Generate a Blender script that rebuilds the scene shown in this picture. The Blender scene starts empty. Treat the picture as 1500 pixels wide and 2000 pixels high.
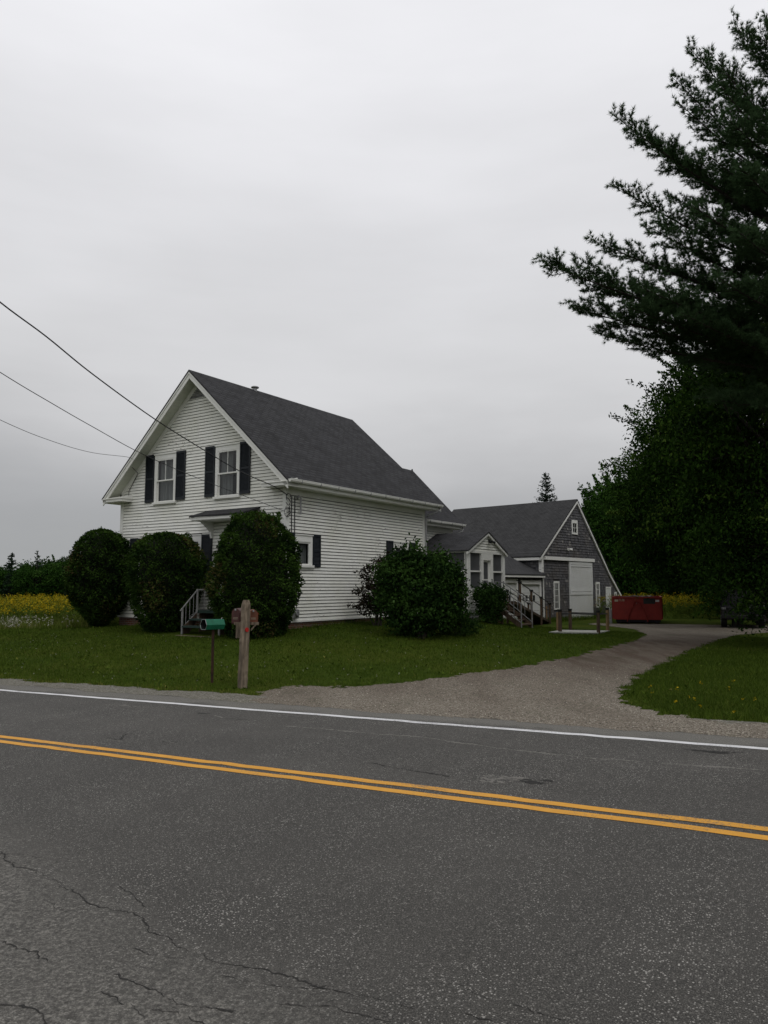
import bpy, bmesh, math, random
import numpy as np
from mathutils import Vector, Matrix
R = math.radians
rng = np.random.default_rng(7); random.seed(7)
scn = bpy.context.scene
C = scn.collection

# ------------------------------------------------------------------ camera
FPX, HOR, CAMH = 1470.0, 145.0, 1.75
PITCH = math.atan(HOR / FPX)
cam = bpy.data.cameras.new('camera'); camo = bpy.data.objects.new('camera', cam); C.objects.link(camo)
cam.sensor_fit = 'VERTICAL'; cam.sensor_height = 24; cam.lens = FPX / 2000 * 24
cam.clip_end = 5000; cam.clip_start = 0.05
camo.location = (0, 0, CAMH); camo.rotation_euler = (math.pi / 2 + PITCH, 0, 0)
scn.camera = camo

# ------------------------------------------------------------------ sky and sun
SUN_EL, SUN_AZ = 58.0, 150.0
w = bpy.data.worlds.new('World'); scn.world = w; w.use_nodes = True
nt = w.node_tree; nt.nodes.clear(); N = nt.nodes.new; L = nt.links.new
out = N('ShaderNodeOutputWorld'); bg = N('ShaderNodeBackground'); bg.inputs[1].default_value = 0.1
sky = N('ShaderNodeTexSky'); sky.sky_type = 'NISHITA'; sky.sun_disc = False
sky.sun_elevation = R(SUN_EL); sky.sun_rotation = R(SUN_AZ)
tc = N('ShaderNodeTexCoord'); sx = N('ShaderNodeSeparateXYZ'); L(tc.outputs['Generated'], sx.inputs[0])
mp = N('ShaderNodeMapping'); mp.inputs['Scale'].default_value = (1, 1, 3.2); L(tc.outputs['Generated'], mp.inputs[0])
n1 = N('ShaderNodeTexNoise'); n1.inputs['Scale'].default_value = 1.7; n1.inputs['Detail'].default_value = 5; n1.inputs['Roughness'].default_value = .5
L(mp.outputs[0], n1.inputs['Vector'])
mp2 = N('ShaderNodeMapping'); mp2.inputs['Scale'].default_value = (1, 1, 9); mp2.inputs['Location'].default_value = (3, 1, 0); L(tc.outputs['Generated'], mp2.inputs[0])
n2 = N('ShaderNodeTexNoise'); n2.inputs['Scale'].default_value = 2.2; n2.inputs['Detail'].default_value = 4
L(mp2.outputs[0], n2.inputs['Vector'])
def wm(op, a, b):
    m = N('ShaderNodeMath'); m.operation = op
    for i, x in enumerate((a, b)):
        if hasattr(x, 'links'): L(x, m.inputs[i])
        else: m.inputs[i].default_value = x
    return m.outputs[0]
# elevation perturbed by the cloud noise, then a ramp
zz = wm('ADD', sx.outputs[2], wm('MULTIPLY', wm('SUBTRACT', n1.outputs[0], .5), .19))
zz = wm('ADD', zz, wm('MULTIPLY', sx.outputs[0], .035))
rp = N('ShaderNodeValToRGB'); L(zz, rp.inputs[0])
els = [(0.0, (.37, .38, .39)), (.05, (.37, .375, .385)), (.10, (.385, .39, .40)), (.17, (.50, .50, .51)), (.26, (.665, .665, .675)), (.40, (.715, .715, .735)), (.62, (.86, .86, .89)), (1.0, (1.0, 1.0, 1.03))]
while len(rp.color_ramp.elements) < len(els): rp.color_ramp.elements.new(.5)
for e, (p, c) in zip(rp.color_ramp.elements, els): e.position = p; e.color = (*c, 1)
rp.color_ramp.interpolation = 'B_SPLINE'
g2 = wm('ADD', .95, wm('MULTIPLY', n2.outputs[0], .1))
g2 = wm('MULTIPLY', g2, wm('ADD', .88, wm('MULTIPLY', n1.outputs[0], .24)))
vm = N('ShaderNodeVectorMath'); vm.operation = 'SCALE'; L(rp.outputs[0], vm.inputs[0]); L(wm('MULTIPLY', g2, 10.0), vm.inputs['Scale'])
mx = N('ShaderNodeMix'); mx.data_type = 'RGBA'; mx.inputs[0].default_value = .97
L(sky.outputs[0], mx.inputs[6]); L(vm.outputs[0], mx.inputs[7]); L(mx.outputs[2], bg.inputs[0]); L(bg.outputs[0], out.inputs[0])
sun = bpy.data.lights.new('sun', 'SUN'); sun.energy = 0.5; sun.angle = R(25); sun.color = (1, .97, .93)
suno = bpy.data.objects.new('sun', sun); C.objects.link(suno)
suno.rotation_euler = Vector((math.sin(R(SUN_AZ)) * math.cos(R(SUN_EL)), math.cos(R(SUN_AZ)) * math.cos(R(SUN_EL)), math.sin(R(SUN_EL)))).to_track_quat('Z', 'Y').to_euler()
scn.view_settings.view_transform = 'Standard'; scn.view_settings.look = 'None'
scn.view_settings.exposure = 0.0; scn.view_settings.gamma = 1
scn.cycles.max_bounces = 6; scn.cycles.transparent_max_bounces = 8; scn.cycles.diffuse_bounces = 3

# ------------------------------------------------------------------ material helpers
class MT:
    def __init__(s, name, rough=.8, spec=.3, metal=0):
        s.m = bpy.data.materials.new(name); s.m.use_nodes = True; s.nt = s.m.node_tree
        s.b = s.nt.nodes['Principled BSDF']; s.b.inputs['Roughness'].default_value = rough
        s.b.inputs['Specular IOR Level'].default_value = spec; s.b.inputs['Metallic'].default_value = metal
        s._o = None
    def n(s, t, **k):
        x = s.nt.nodes.new(t)
        for a, v in k.items(): setattr(x, a, v)
        return x
    def l(s, a, b): s.nt.links.new(a, b)
    def obj(s):
        if s._o is None: s._o = s.n('ShaderNodeTexCoord').outputs['Object']
        return s._o
    def map(s, scale=(1, 1, 1), rot=(0, 0, 0), loc=(0, 0, 0), vec=None):
        m = s.n('ShaderNodeMapping'); s.l(vec or s.obj(), m.inputs[0])
        m.inputs['Scale'].default_value = scale; m.inputs['Rotation'].default_value = rot; m.inputs['Location'].default_value = loc
        return m.outputs[0]
    def noise(s, scale, detail=3, rough=.55, vec=None, out=0):
        x = s.n('ShaderNodeTexNoise'); x.inputs['Scale'].default_value = scale; x.inputs['Detail'].default_value = detail
        x.inputs['Roughness'].default_value = rough; s.l(vec or s.obj(), x.inputs['Vector']); return x.outputs[out]
    def voro(s, scale, vec=None, feat='F1', out='Distance', rnd=1):
        x = s.n('ShaderNodeTexVoronoi'); x.feature = feat; x.inputs['Scale'].default_value = scale; x.inputs['Randomness'].default_value = rnd
        s.l(vec or s.obj(), x.inputs['Vector']); return x.outputs[out]
    def math(s, op, a, b=None, clamp=False):
        m = s.n('ShaderNodeMath'); m.operation = op; m.use_clamp = clamp
        for i, x in enumerate((a, b)):
            if x is None: continue
            if hasattr(x, 'links'): s.l(x, m.inputs[i])
            else: m.inputs[i].default_value = x
        return m.outputs[0]
    def ramp(s, fac, stops, interp='LINEAR'):
        r = s.n('ShaderNodeValToRGB'); s.l(fac, r.inputs[0]); cr = r.color_ramp; cr.interpolation = interp
        while len(cr.elements) < len(stops): cr.elements.new(.5)
        for e, (p, c) in zip(cr.elements, stops):
            e.position = p; e.color = (*c, 1) if hasattr(c, '__len__') else (c, c, c, 1)
        return r.outputs[0]
    def mix(s, fac, a, b, mode='MIX'):
        m = s.n('ShaderNodeMix'); m.data_type = 'RGBA'; m.blend_type = mode
        for i, x in ((0, fac), (6, a), (7, b)):
            if hasattr(x, 'links'): s.l(x, m.inputs[i])
            elif hasattr(x, '__len__'): m.inputs[i].default_value = (*x, 1)
            else: m.inputs[i].default_value = x
        return m.outputs[2]
    def col(s, c):
        if hasattr(c, 'links'): s.l(c, s.b.inputs['Base Color'])
        else: s.b.inputs['Base Color'].default_value = (*c, 1)
        return s
    def bump(s, h, strength=.5, dist=.01):
        b = s.n('ShaderNodeBump'); b.inputs['Strength'].default_value = strength; b.inputs['Distance'].default_value = dist
        s.l(h, b.inputs['Height']); s.l(b.outputs[0], s.b.inputs['Normal']); return s
    def attr(s, name='tint', out='Fac'):
        a = s.n('ShaderNodeAttribute'); a.attribute_name = name; return a.outputs[out]

def noisy(name, c0, c1, scale=4, rough=.8, spec=.3, bumpS=0, bd=.005, stretch=(1, 1, 1), metal=0):
    m = MT(name, rough, spec, metal); v = m.map(stretch)
    n = m.noise(scale, 5, .6, v); m.col(m.ramp(n, [(.3, c0), (.7, c1)]))
    if bumpS: m.bump(n, bumpS, bd)
    return m.m
def leafmat(name, dark, light, extra=None, rough=.55, trans=.12):
    m = MT(name, .9, .06); f = m.attr()
    stops = [(0, dark), (.8, light)] + ([(1, extra)] if extra else [])
    c = m.ramp(f, stops)
    m.col(c)
    if trans:
        tr = m.n('ShaderNodeBsdfTranslucent'); m.l(c, tr.inputs[0])
        ms = m.n('ShaderNodeMixShader'); ms.inputs[0].default_value = trans
        m.l(m.b.outputs[0], ms.inputs[1]); m.l(tr.outputs[0], ms.inputs[2])
        m.l(ms.outputs[0], m.nt.nodes['Material Output'].inputs[0])
    return m.m

# ------------------------------------------------------------------ materials
M = {}
def painted(name, c, wood=(.16, .14, .12), amt=.0, course=None, z0=0, dirt=.12):
    m = MT(name, .6, .35)
    v = m.map((1, 1, 1)); big = m.noise(.8, 4, .6, v)
    streak = m.noise(3, 5, .7, m.map((1.2, 1.2, 9)))
    col = m.mix(m.ramp(streak, [(.45, 0.), (.8, 1.)]), c, tuple(x * (1 - dirt) * .95 for x in c))
    col = m.mix(m.ramp(big, [(.4, 0.), (.75, .8)]), col, (c[0] * (1 - dirt), c[1] * (1 - dirt), c[2] * (1 - dirt * 1.35)))
    if amt > 0:
        fine = m.noise(9, 6, .75, m.map((1, 1, 4)))
        patch = m.noise(.55, 3, .6, m.map((1, 1, 1.5), loc=(5, 2, 1)))
        f = m.math('ADD', fine, m.math('MULTIPLY', m.math('SUBTRACT', patch, .5), .55))
        if course:
            sep = m.n('ShaderNodeSeparateXYZ'); m.l(m.obj(), sep.inputs[0])
            fr = m.math('FRACT', m.math('DIVIDE', m.math('SUBTRACT', sep.outputs[2], z0), course))
            f = m.math('ADD', f, m.math('MULTIPLY', m.math('SUBTRACT', .45, fr), .16))
        f = m.ramp(f, [(.80 - amt, 0.), (.83 - amt, 1.)])
        col = m.mix(f, col, wood)
    m.col(col); m.bump(streak, .15, .002)
    return m.m
COURSE = 0.1035
M['siding'] = painted('white_clapboard_paint', (.84, .84, .785), amt=.12, course=COURSE, dirt=.2)
M['shadow_sheathing'] = noisy('board_shadow_gaps', (.03, .03, .027), (.05, .05, .045), 5)  # near-black so the slots between boards show as painted shadow lines
M['trim'] = painted('white_trim_paint', (.80, .80, .76), amt=.04)
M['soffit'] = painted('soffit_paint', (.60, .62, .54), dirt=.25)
M['door_white'] = painted('white_door_paint', (.70, .71, .69), amt=.03, dirt=.15)
M['shutter'] = noisy('blue_black_shutter_paint', (.009, .012, .016), (.017, .022, .027), 6, .55)
M['curtain'] = noisy('curtain_cloth', (.16, .165, .16), (.27, .27, .26), 5, .9, stretch=(9, 9, .5))
M['dark'] = noisy('dark_interior', (.010, .010, .011), (.018, .017, .017), 3)
M['screen'] = noisy('insect_screen_mesh', (.055, .057, .060), (.075, .077, .082), 3, .5, .5)
M['metal'] = noisy('galvanised_metal', (.25, .25, .25), (.42, .42, .42), 7, .45, .5, metal=.6)
M['black'] = noisy('black_rubber', (.010, .010, .010), (.02, .02, .02), 9, .6)
M['cable'] = noisy('cable_sheath', (.015, .015, .016), (.03, .03, .03), 9, .5)
M['greypipe'] = noisy('grey_painted_rail', (.14, .14, .14), (.27, .27, .26), 9, .6)
M['carpet'] = noisy('dark_green_outdoor_carpet', (.012, .03, .024), (.03, .05, .04), 20, .95)
M['concrete'] = noisy('pale_concrete', (.28, .28, .25), (.42, .42, .38), 6, .9, bumpS=.3)
def wood(name, c0, c1, scale=3):
    m = MT(name, .85, .2); v = m.map((9, 9, .7)); n = m.noise(scale, 6, .7, v)
    n2 = m.noise(2.5, 3); f = m.math('ADD', m.math('MULTIPLY', n, .7), m.math('MULTIPLY', n2, .3))
    m.col(m.ramp(f, [(.36, c0), (.5, tuple((a + b) / 2 for a, b in zip(c0, c1))), (.62, c1)])); m.bump(n, .7, .008); return m.m
M['postwood'] = wood('weathered_post_wood', (.045, .036, .027), (.27, .215, .155), 2.5)
M['brownwood'] = wood('brown_stained_wood', (.04, .025, .018), (.12, .085, .055))
M['palewood'] = wood('raw_lumber', (.16, .10, .05), (.26, .17, .09))
M['bark'] = noisy('bark', (.018, .015, .012), (.06, .05, .042), 7, .9, bumpS=.7, bd=.03, stretch=(3, 3, .6))
def shingleroof(name, c0, c1):
    m = MT(name, .9, .2)
    # courses by height, tabs along the slope
    n = m.noise(2.0, 4); g = m.noise(160, 2)
    uv = m.n('ShaderNodeUVMap').outputs[0]
    br = m.n('ShaderNodeTexBrick'); m.l(uv, br.inputs[0]); br.inputs['Scale'].default_value = 1
    br.inputs['Brick Width'].default_value = .31; br.inputs['Row Height'].default_value = .15; br.inputs['Mortar Size'].default_value = .024
    br.inputs['Color1'].default_value = (*c0, 1); br.inputs['Color2'].default_value = (*c1, 1); br.inputs['Mortar'].default_value = tuple([x * .35 for x in c0] + [1]); br.inputs['Mortar Smooth'].default_value = .3
    c = m.mix(m.ramp(n, [(.3, 0.), (.75, .6)]), br.outputs[0], tuple(x * 1.25 for x in c1))
    c = m.mix(.35, c, m.ramp(g, [(.3, .008), (.7, .075)]))
    m.col(c); m.bump(m.math('ADD', m.math('MULTIPLY', br.outputs['Fac'], -1), m.math('MULTIPLY', g, .3)), .8, .012)
    return m.m
M['roof'] = shingleroof('charcoal_asphalt_shingles', (.009, .009, .011), (.046, .046, .050))
M['barnroof'] = shingleroof('grey_barn_shingles', (.022, .022, .023), (.048, .048, .049))
def cedar(name):
    m = MT(name, .9, .15); f = m.attr()
    g = m.noise(7, 5, .7, m.map((6, 6, .8)))
    big = m.noise(.6, 4, .6)
    c = m.ramp(f, [(0, (.055, .055, .060)), (.5, (.125, .124, .129)), (.9, (.18, .176, .176)), (1, (.30, .29, .27))])
    c = m.mix(m.ramp(g, [(.35, .0), (.7, .7)]), c, (.045, .044, .047))
    c = m.mix(m.ramp(big, [(.5, 0.), (.7, .35)]), c, (.13, .11, .085))
    m.col(c); m.bump(g, .6, .01); return m.m
M['cedar'] = cedar('weathered_cedar_shingles')
def brick():
    m = MT('old_red_brick', .9, .2); uv = m.n('ShaderNodeUVMap').outputs[0]
    br = m.n('ShaderNodeTexBrick'); m.l(uv, br.inputs[0]); br.inputs['Scale'].default_value = 1
    br.inputs['Brick Width'].default_value = .21; br.inputs['Row Height'].default_value = .068; br.inputs['Mortar Size'].default_value = .008
    br.inputs['Color1'].default_value = (.17, .062, .038, 1); br.inputs['Color2'].default_value = (.12, .05, .035, 1); br.inputs['Mortar'].default_value = (.22, .19, .16, 1)
    n = m.noise(3, 4); m.col(m.mix(m.ramp(n, [(.45, 0.), (.7, .7)]), br.outputs[0], (.13, .11, .085)))
    m.bump(br.outputs['Fac'], -.6, .01); return m.m
M['brick'] = brick()
def glass():
    m = MT('window_glass', .05, .5)
    t = m.n('ShaderNodeBsdfTransparent'); t.inputs[0].default_value = (.75, .78, .78, 1)
    g = m.n('ShaderNodeBsdfGlossy'); g.inputs['Roughness'].default_value = .03
    ge = m.n('ShaderNodeNewGeometry'); dt = m.n('ShaderNodeVectorMath', operation='DOT_PRODUCT'); m.l(ge.outputs['Normal'], dt.inputs[0]); m.l(ge.outputs['Incoming'], dt.inputs[1])
    sch = m.math('MULTIPLY', m.math('POWER', m.math('SUBTRACT', 1.0, m.math('ABSOLUTE', dt.outputs['Value'])), 5.0), .9)
    b = m.n('ShaderNodeBump'); b.inputs['Strength'].default_value = .05; m.l(m.noise(2.5, 2), b.inputs['Height']); m.l(b.outputs[0], g.inputs['Normal'])
    ms = m.n('ShaderNodeMixShader'); m.l(m.math('ADD', sch, .07), ms.inputs[0]); m.l(t.outputs[0], ms.inputs[1]); m.l(g.outputs[0], ms.inputs[2])
    m.l(ms.outputs[0], m.nt.nodes['Material Output'].inputs[0]); return m.m
M['glass'] = glass()

# ------------------------------------------------------------------ mesh helpers
class MB:
    def __init__(s): s.v = []; s.f = []; s.uv = None; s.tint = []
    def quad(s, pts, tint=None):
        k = len(s.v); s.v += [tuple(p) for p in pts]; s.f.append(tuple(range(k, k + len(pts))))
        if tint is not None: s.tint += [tint] * len(pts)
    def box(s, F, a, b):
        k = len(s.v)
        for x in (a[0], b[0]):
            for y in (a[1], b[1]):
                for z in (a[2], b[2]): s.v.append(tuple(F(x, y, z)))
        for q in ((0, 1, 3, 2), (4, 6, 7, 5), (0, 4, 5, 1), (2, 3, 7, 6), (0, 2, 6, 4), (1, 5, 7, 3)): s.f.append(tuple(k + i for i in q))
        return s
    def prism(s, F, poly, d0, d1):
        """poly: list of (a, z); extruded along the middle axis from d0 to d1"""
        k = len(s.v); n = len(poly)
        for d in (d0, d1):
            for a, z in poly: s.v.append(tuple(F(a, d, z)))
        s.f.append(tuple(range(k, k + n))); s.f.append(tuple(range(k + 2 * n - 1, k + n - 1, -1)))
        for i in range(n):
            j = (i + 1) % n; s.f.append((k + i, k + j, k + n + j, k + n + i))
        return s
    def tube(s, pts, r, n=8, cap=True):
        pts = [Vector(p) for p in pts]; rs = r if hasattr(r, '__len__') else [r] * len(pts)
        k0 = len(s.v)
        for i, p in enumerate(pts):
            d = (pts[min(i + 1, len(pts) - 1)] - pts[max(i - 1, 0)]).normalized()
            a = d.cross(Vector((0, 0, 1))) if abs(d.z) < .95 else d.cross(Vector((1, 0, 0)))
            a.normalize(); b = d.cross(a)
            for j in range(n):
                t = 2 * math.pi * (j + .5) / n; s.v.append(tuple(p + (a * math.cos(t) + b * math.sin(t)) * rs[i]))
        for i in range(len(pts) - 1):
            for j in range(n):
                q = (j + 1) % n; s.f.append((k0 + i * n + j, k0 + i * n + q, k0 + (i + 1) * n + q, k0 + (i + 1) * n + j))
        if cap:
            s.f.append(tuple(range(k0, k0 + n))); s.f.append(tuple(range(k0 + (len(pts) - 1) * n + n - 1, k0 + (len(pts) - 1) * n - 1, -1)))
        return s
    def lathe(s, F, prof, n=16, tint=None):
        k = len(s.v)
        for r, z in prof:
            for j in range(n):
                t = 2 * math.pi * j / n; s.v.append(tuple(F(r * math.cos(t), r * math.sin(t), z)))
        for i in range(len(prof) - 1):
            for j in range(n):
                q = (j + 1) % n; s.f.append((k + i * n + j, k + i * n + q, k + (i + 1) * n + q, k + (i + 1) * n + j))
        return s

def offset_of(o):
    v = Vector((0, 0, 0))
    while o: v += o.location; o = o.parent
    return v
def tag(o, label=None, cat=None, group=None, kind=None):
    for k, v in (('label', label), ('category', cat), ('group', group), ('kind', kind)):
        if v: o[k] = v
    return o
def thing(name, label, cat, loc, group=None):
    o = bpy.data.objects.new(name, None); C.objects.link(o); o.location = loc; o.empty_display_size = .3
    return tag(o, label, cat, group)
SPLIT = {'soffit', 'stringer', 'porch_screen', 'rake_board', 'rake_frieze', 'support', 'base_board', 'cornice_return', 'gutter_bracket', 'porch_pier', 'porch_wall_piece'}
def build(name, mb, mat, parent=None, loc=None, smooth=False, bevel=0, recalc=True, uvf=None):
    if name in SPLIT:
        par = list(range(len(mb.v)))
        def fd(i):
            while par[i] != i: par[i] = par[par[i]]; i = par[i]
            return i
        for f in mb.f:
            for i in f[1:]: par[fd(i)] = fd(f[0])
        roots = sorted({fd(i) for i in range(len(mb.v))}); last = None
        if len(roots) > 1:
            for q in roots:
                idx = [i for i in range(len(mb.v)) if fd(i) == q]; mp__ = {i: j for j, i in enumerate(idx)}; m2 = MB(); m2.v = [mb.v[i] for i in idx]; m2.f = [tuple(mp__[i] for i in f) for f in mb.f if fd(f[0]) == q]
                last = build_one(name, m2, mat, parent, loc, smooth, bevel, recalc, uvf)
            return last
    return build_one(name, mb, mat, parent, loc, smooth, bevel, recalc, uvf)
def build_one(name, mb, mat, parent=None, loc=None, smooth=False, bevel=0, recalc=True, uvf=None):
    me = bpy.data.meshes.new(name)
    off = offset_of(parent) + (Vector(loc) if loc is not None else Vector((0, 0, 0)))
    v = [tuple(Vector(p) - off) for p in mb.v]
    me.from_pydata(v, [], mb.f)
    if mb.tint and len(mb.tint) == len(v):
        a = me.attributes.new('tint', 'FLOAT', 'POINT'); a.data.foreach_set('value', np.array(mb.tint, dtype=np.float32))
    if recalc:
        b = bmesh.new(); b.from_mesh(me); bmesh.ops.recalc_face_normals(b, faces=b.faces); b.to_mesh(me); b.free()
    if uvf:
        ul = me.uv_layers.new(name='UVMap')
        for lp in me.loops:
            ul.data[lp.index].uv = uvf(Vector(me.vertices[lp.vertex_index].co) + off)
    o = bpy.data.objects.new(name, me); C.objects.link(o)
    if parent: o.parent = parent
    if loc is not None: o.location = loc
    me.materials.append(mat)
    if smooth: me.shade_smooth()
    if bevel:
        md = o.modifiers.new('bevel', 'BEVEL'); md.width = bevel; md.segments = 2; md.limit_method = 'ANGLE'
    return o
def fastmesh(name, V, nper, mat, tint=None, parent=None, loc=(0, 0, 0)):
    """V: (n*nper,3) array, every nper verts a face"""
    off = np.array(offset_of(parent) + Vector(loc)); V = (np.asarray(V) - off).astype(np.float32)
    me = bpy.data.meshes.new(name); nv = len(V); nf = nv // nper
    me.vertices.add(nv); me.vertices.foreach_set('co', V.ravel())
    me.loops.add(nv); me.loops.foreach_set('vertex_index', np.arange(nv, dtype=np.int32))
    me.polygons.add(nf); me.polygons.foreach_set('loop_start', np.arange(0, nv, nper, dtype=np.int32))
    me.polygons.foreach_set('loop_total', np.full(nf, nper, dtype=np.int32))
    me.update(calc_edges=True)
    if tint is not None:
        a = me.attributes.new('tint', 'FLOAT', 'POINT'); a.data.foreach_set('value', np.repeat(tint, nper).astype(np.float32))
    o = bpy.data.objects.new(name, me); C.objects.link(o)
    if parent: o.parent = parent
    o.location = loc; me.materials.append(mat); return o

# ------------------------------------------------------------------ the ground
AZR = R(-61.9); US = np.array([math.sin(AZR), math.cos(AZR)]); UT = np.array([-US[1] * -1, -US[0]])
UT = np.array([math.cos(AZR), -math.sin(AZR)])       # towards the house
def st(x, y): return x * US[0] + y * US[1], x * UT[0] + y * UT[1]
def xy(s, t): return s * US[0] + t * UT[0], s * US[1] + t * UT[1]
def zroad(s, t): return -0.0156 * 40 * np.tanh(s / 40) + 0.0 * t
CP = np.array([(-3, 22.4, .43), (-9.5, 27, .34), (-6.8, 24, .37), (-10, 26, .33), (1.5, 29.4, .5), (3.1, 28.7, .45), (5.2, 28.5, .16), (1.1, 21.5, .27),
    (6.8, 28.6, 0), (8.2, 28.6, -.03), (10, 28.8, -.1), (12, 20, -.1), (9.2, 44, -.27), (3.5, 37, .05), (16, 51, -.2), (13, 40, -.22), (17, 35, -.2), (17, 20, -.15),
    (-20, 32, .02), (-15, 28, .14), (-15, 21, .02), (-30, 30, -.1), (-30, 60, -.1), (0, 60, 0), (30, 60, -.2), (35, 30, -.3), (30, 10, -.1), (4, 20, .0), (8, 22, -.1),
    (-22, 90, -.4), (20, 95, -.4), (-60, 60, -.5), (60, 40, -.5), (-55, 100, -.6), (60, 100, -.6), (-3, 30, .5), (0, 38, .4), (-25, 22, -.2), (-45, 38, -.5), (20, 2, .05)], float)
for s_ in range(-30, 70, 10):
    x_, y_ = xy(s_, 11.2); CP = np.vstack([CP, (x_, y_, zroad(s_, 11) - .01)])
def tps(d): return np.where(d > 1e-9, d * d * np.log(np.maximum(d, 1e-9)), 0)
_P = CP[:, :2]; _K = tps(np.linalg.norm(_P[:, None] - _P[None], axis=2)) + np.eye(len(CP)) * 3.0
_A = np.zeros((len(CP) + 3,) * 2); _A[:-3, :-3] = _K; _A[:-3, -3] = 1; _A[:-3, -2:] = _P; _A[-3, :-3] = 1; _A[-2:, :-3] = _P.T
_W = np.linalg.solve(_A, np.concatenate([CP[:, 2], [0, 0, 0]]))
def zg(x, y):
    x = np.asarray(x, float); y = np.asarray(y, float); sh = x.shape; P = np.stack([x.ravel(), y.ravel()], 1)
    z = np.zeros(len(P))
    for i in range(0, len(P), 20000):
        q = P[i:i + 20000]; z[i:i + 20000] = tps(np.linalg.norm(q[:, None] - _P[None], axis=2)) @ _W[:-3] + _W[-3] + q @ _W[-2:]
    s, t = st(P[:, 0], P[:, 1]); far = np.clip((np.hypot(P[:, 0], P[:, 1] - 30) - 55) / 50, 0, 1); far = far * far * (3 - 2 * far)
    z = z * (1 - far) + (-.5) * far
    k = np.clip((t - 10.3) / 1.6, 0, 1); k = k * k * (3 - 2 * k); z = zroad(s, t) * (1 - k) + z * k
    return z.reshape(sh)
def zg1(x, y): return float(zg(np.array([x]), np.array([y]))[0])
def ray(px, py):
    cx, cz = (px - 750) / FPX, -(py - 1000) / FPX; c, s = math.cos(PITCH), math.sin(PITCH)
    return np.array([cx, c - cz * s, s + cz * c])
def ground_at(px, py):      # where a sight line meets the terrain: used to survey the drive's outline
    r = ray(px, py); z = 0
    for _ in range(25):
        k = (z - CAMH) / r[2]; z = zg1(r[0] * k, r[1] * k)
    return r[0] * k, r[1] * k, z
def pt(px, py, Y):
    r = ray(px, py); k = Y / r[1]; return Vector((r[0] * k, Y, CAMH + r[2] * k))

def gridmesh(name, xs, ys, fn, mat, keep=None, uv=False):
    X, Y = np.meshgrid(xs, ys, indexing='ij'); Z, X2, Y2 = fn(X, Y)
    nx, ny = X.shape; idx = np.arange(nx * ny).reshape(nx, ny)
    q = np.stack([idx[:-1, :-1], idx[1:, :-1], idx[1:, 1:], idx[:-1, 1:]], -1).reshape(-1, 4)
    if keep is not None: q = q[keep.ravel()]
    V = np.stack([X2, Y2, Z], -1).reshape(-1, 3)
    used = np.unique(q); rm = -np.ones(len(V), int); rm[used] = np.arange(len(used)); V = V[used]; q = rm[q]
    me = bpy.data.meshes.new(name); me.vertices.add(len(V)); me.vertices.foreach_set('co', V.astype(np.float32).ravel())
    me.loops.add(len(q) * 4); me.loops.foreach_set('vertex_index', q.ravel().astype(np.int32)); me.polygons.add(len(q))
    me.polygons.foreach_set('loop_start', np.arange(0, len(q) * 4, 4, dtype=np.int32)); me.polygons.foreach_set('loop_total', np.full(len(q), 4, np.int32))
    me.update(calc_edges=True); me.shade_smooth(); me.materials.append(mat)
    o = bpy.data.objects.new(name, me); C.objects.link(o); return o

# lawn material
m = MT('lawn_turf', 1, .02); a = m.noise(.35, 4); b = m.noise(3.5, 5, .7); c = m.noise(30, 3, .7)
col = m.ramp(b, [(.25, (.022, .038, .004)), (.5, (.038, .062, .008)), (.75, (.064, .084, .014))])
col = m.mix(m.ramp(a, [(.42, 0.), (.62, .55)]), col, (.068, .078, .012))
col = m.mix(m.math('MULTIPLY', m.ramp(c, [(.5, 0.), (.75, 1.)]), .5), col, (.020, .028, .008)); m.col(col); m.bump(m.math('ADD', c, b), .8, .05); M['lawn'] = m.m
def sp(a, b, n, near, far):
    core = np.arange(a, b + 1e-6, near); g = near; lo = [a]; hi = [b]
    for _ in range(n):
        g *= 1.35; lo.append(lo[-1] - g); hi.append(hi[-1] + g)
    return np.concatenate([np.array(lo[:0:-1]), core, np.array(hi[1:])])
gx = sp(-36, 34, 22, .5, 0); gy = sp(-3, 75, 22, .5, 0)
def gfn(X, Y):
    z = zg(X, Y); s, t = st(X, Y); z = z - .06 * np.clip((10.55 - t) / .2, 0, 1)
    return z, X, Y
tag(gridmesh('lawn', gx, gy, gfn, M['lawn']), kind='structure')

# road
m = MT('asphalt', .88, .35)
v = m.obj()
lanes = m.noise(.75, 4, .55, m.map((.07, 1, 1)))          # long wear streaks along the road
blot = m.noise(.7, 5, .6); grit = m.noise(130, 3, .8); g2 = m.noise(45, 4, .8)
base = m.ramp(m.math('ADD', m.math('MULTIPLY', lanes, .5), m.math('MULTIPLY', blot, .5)), [(.36, (.032, .030, .026)), (.5, (.050, .047, .041)), (.62, (.080, .075, .066))])
base = m.mix(.62, base, m.ramp(grit, [(.36, (.006, .006, .005)), (.5, (.040, .038, .033)), (.64, (.20, .19, .17))]), 'MIX')
base = m.mix(m.ramp(g2, [(.35, .35), (.6, 0.)]), base, (.025, .024, .023))
vd = m.n('ShaderNodeTexVoronoi'); vd.inputs['Scale'].default_value = 88; m.l(m.map((1, 1, 1)), vd.inputs['Vector'])
cellr = m.n('ShaderNodeSeparateColor'); m.l(vd.outputs['Color'], cellr.inputs[0])
stone = m.math('MULTIPLY', m.math('LESS_THAN', vd.outputs['Distance'], m.math('MULTIPLY', cellr.outputs[1], .5)), m.math('GREATER_THAN', cellr.outputs[0], .46))
dens = m.ramp(m.noise(.5, 4, .6, m.map((1, 1, 1), loc=(9, 3, 0))), [(.3, .35), (.65, 1.)])
base = m.mix(m.math('MULTIPLY', stone, m.math('MULTIPLY', dens, .8)), base, m.ramp(cellr.outputs[2], [(0, (.20, .19, .17)), (1, (.50, .48, .44))]))
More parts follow.
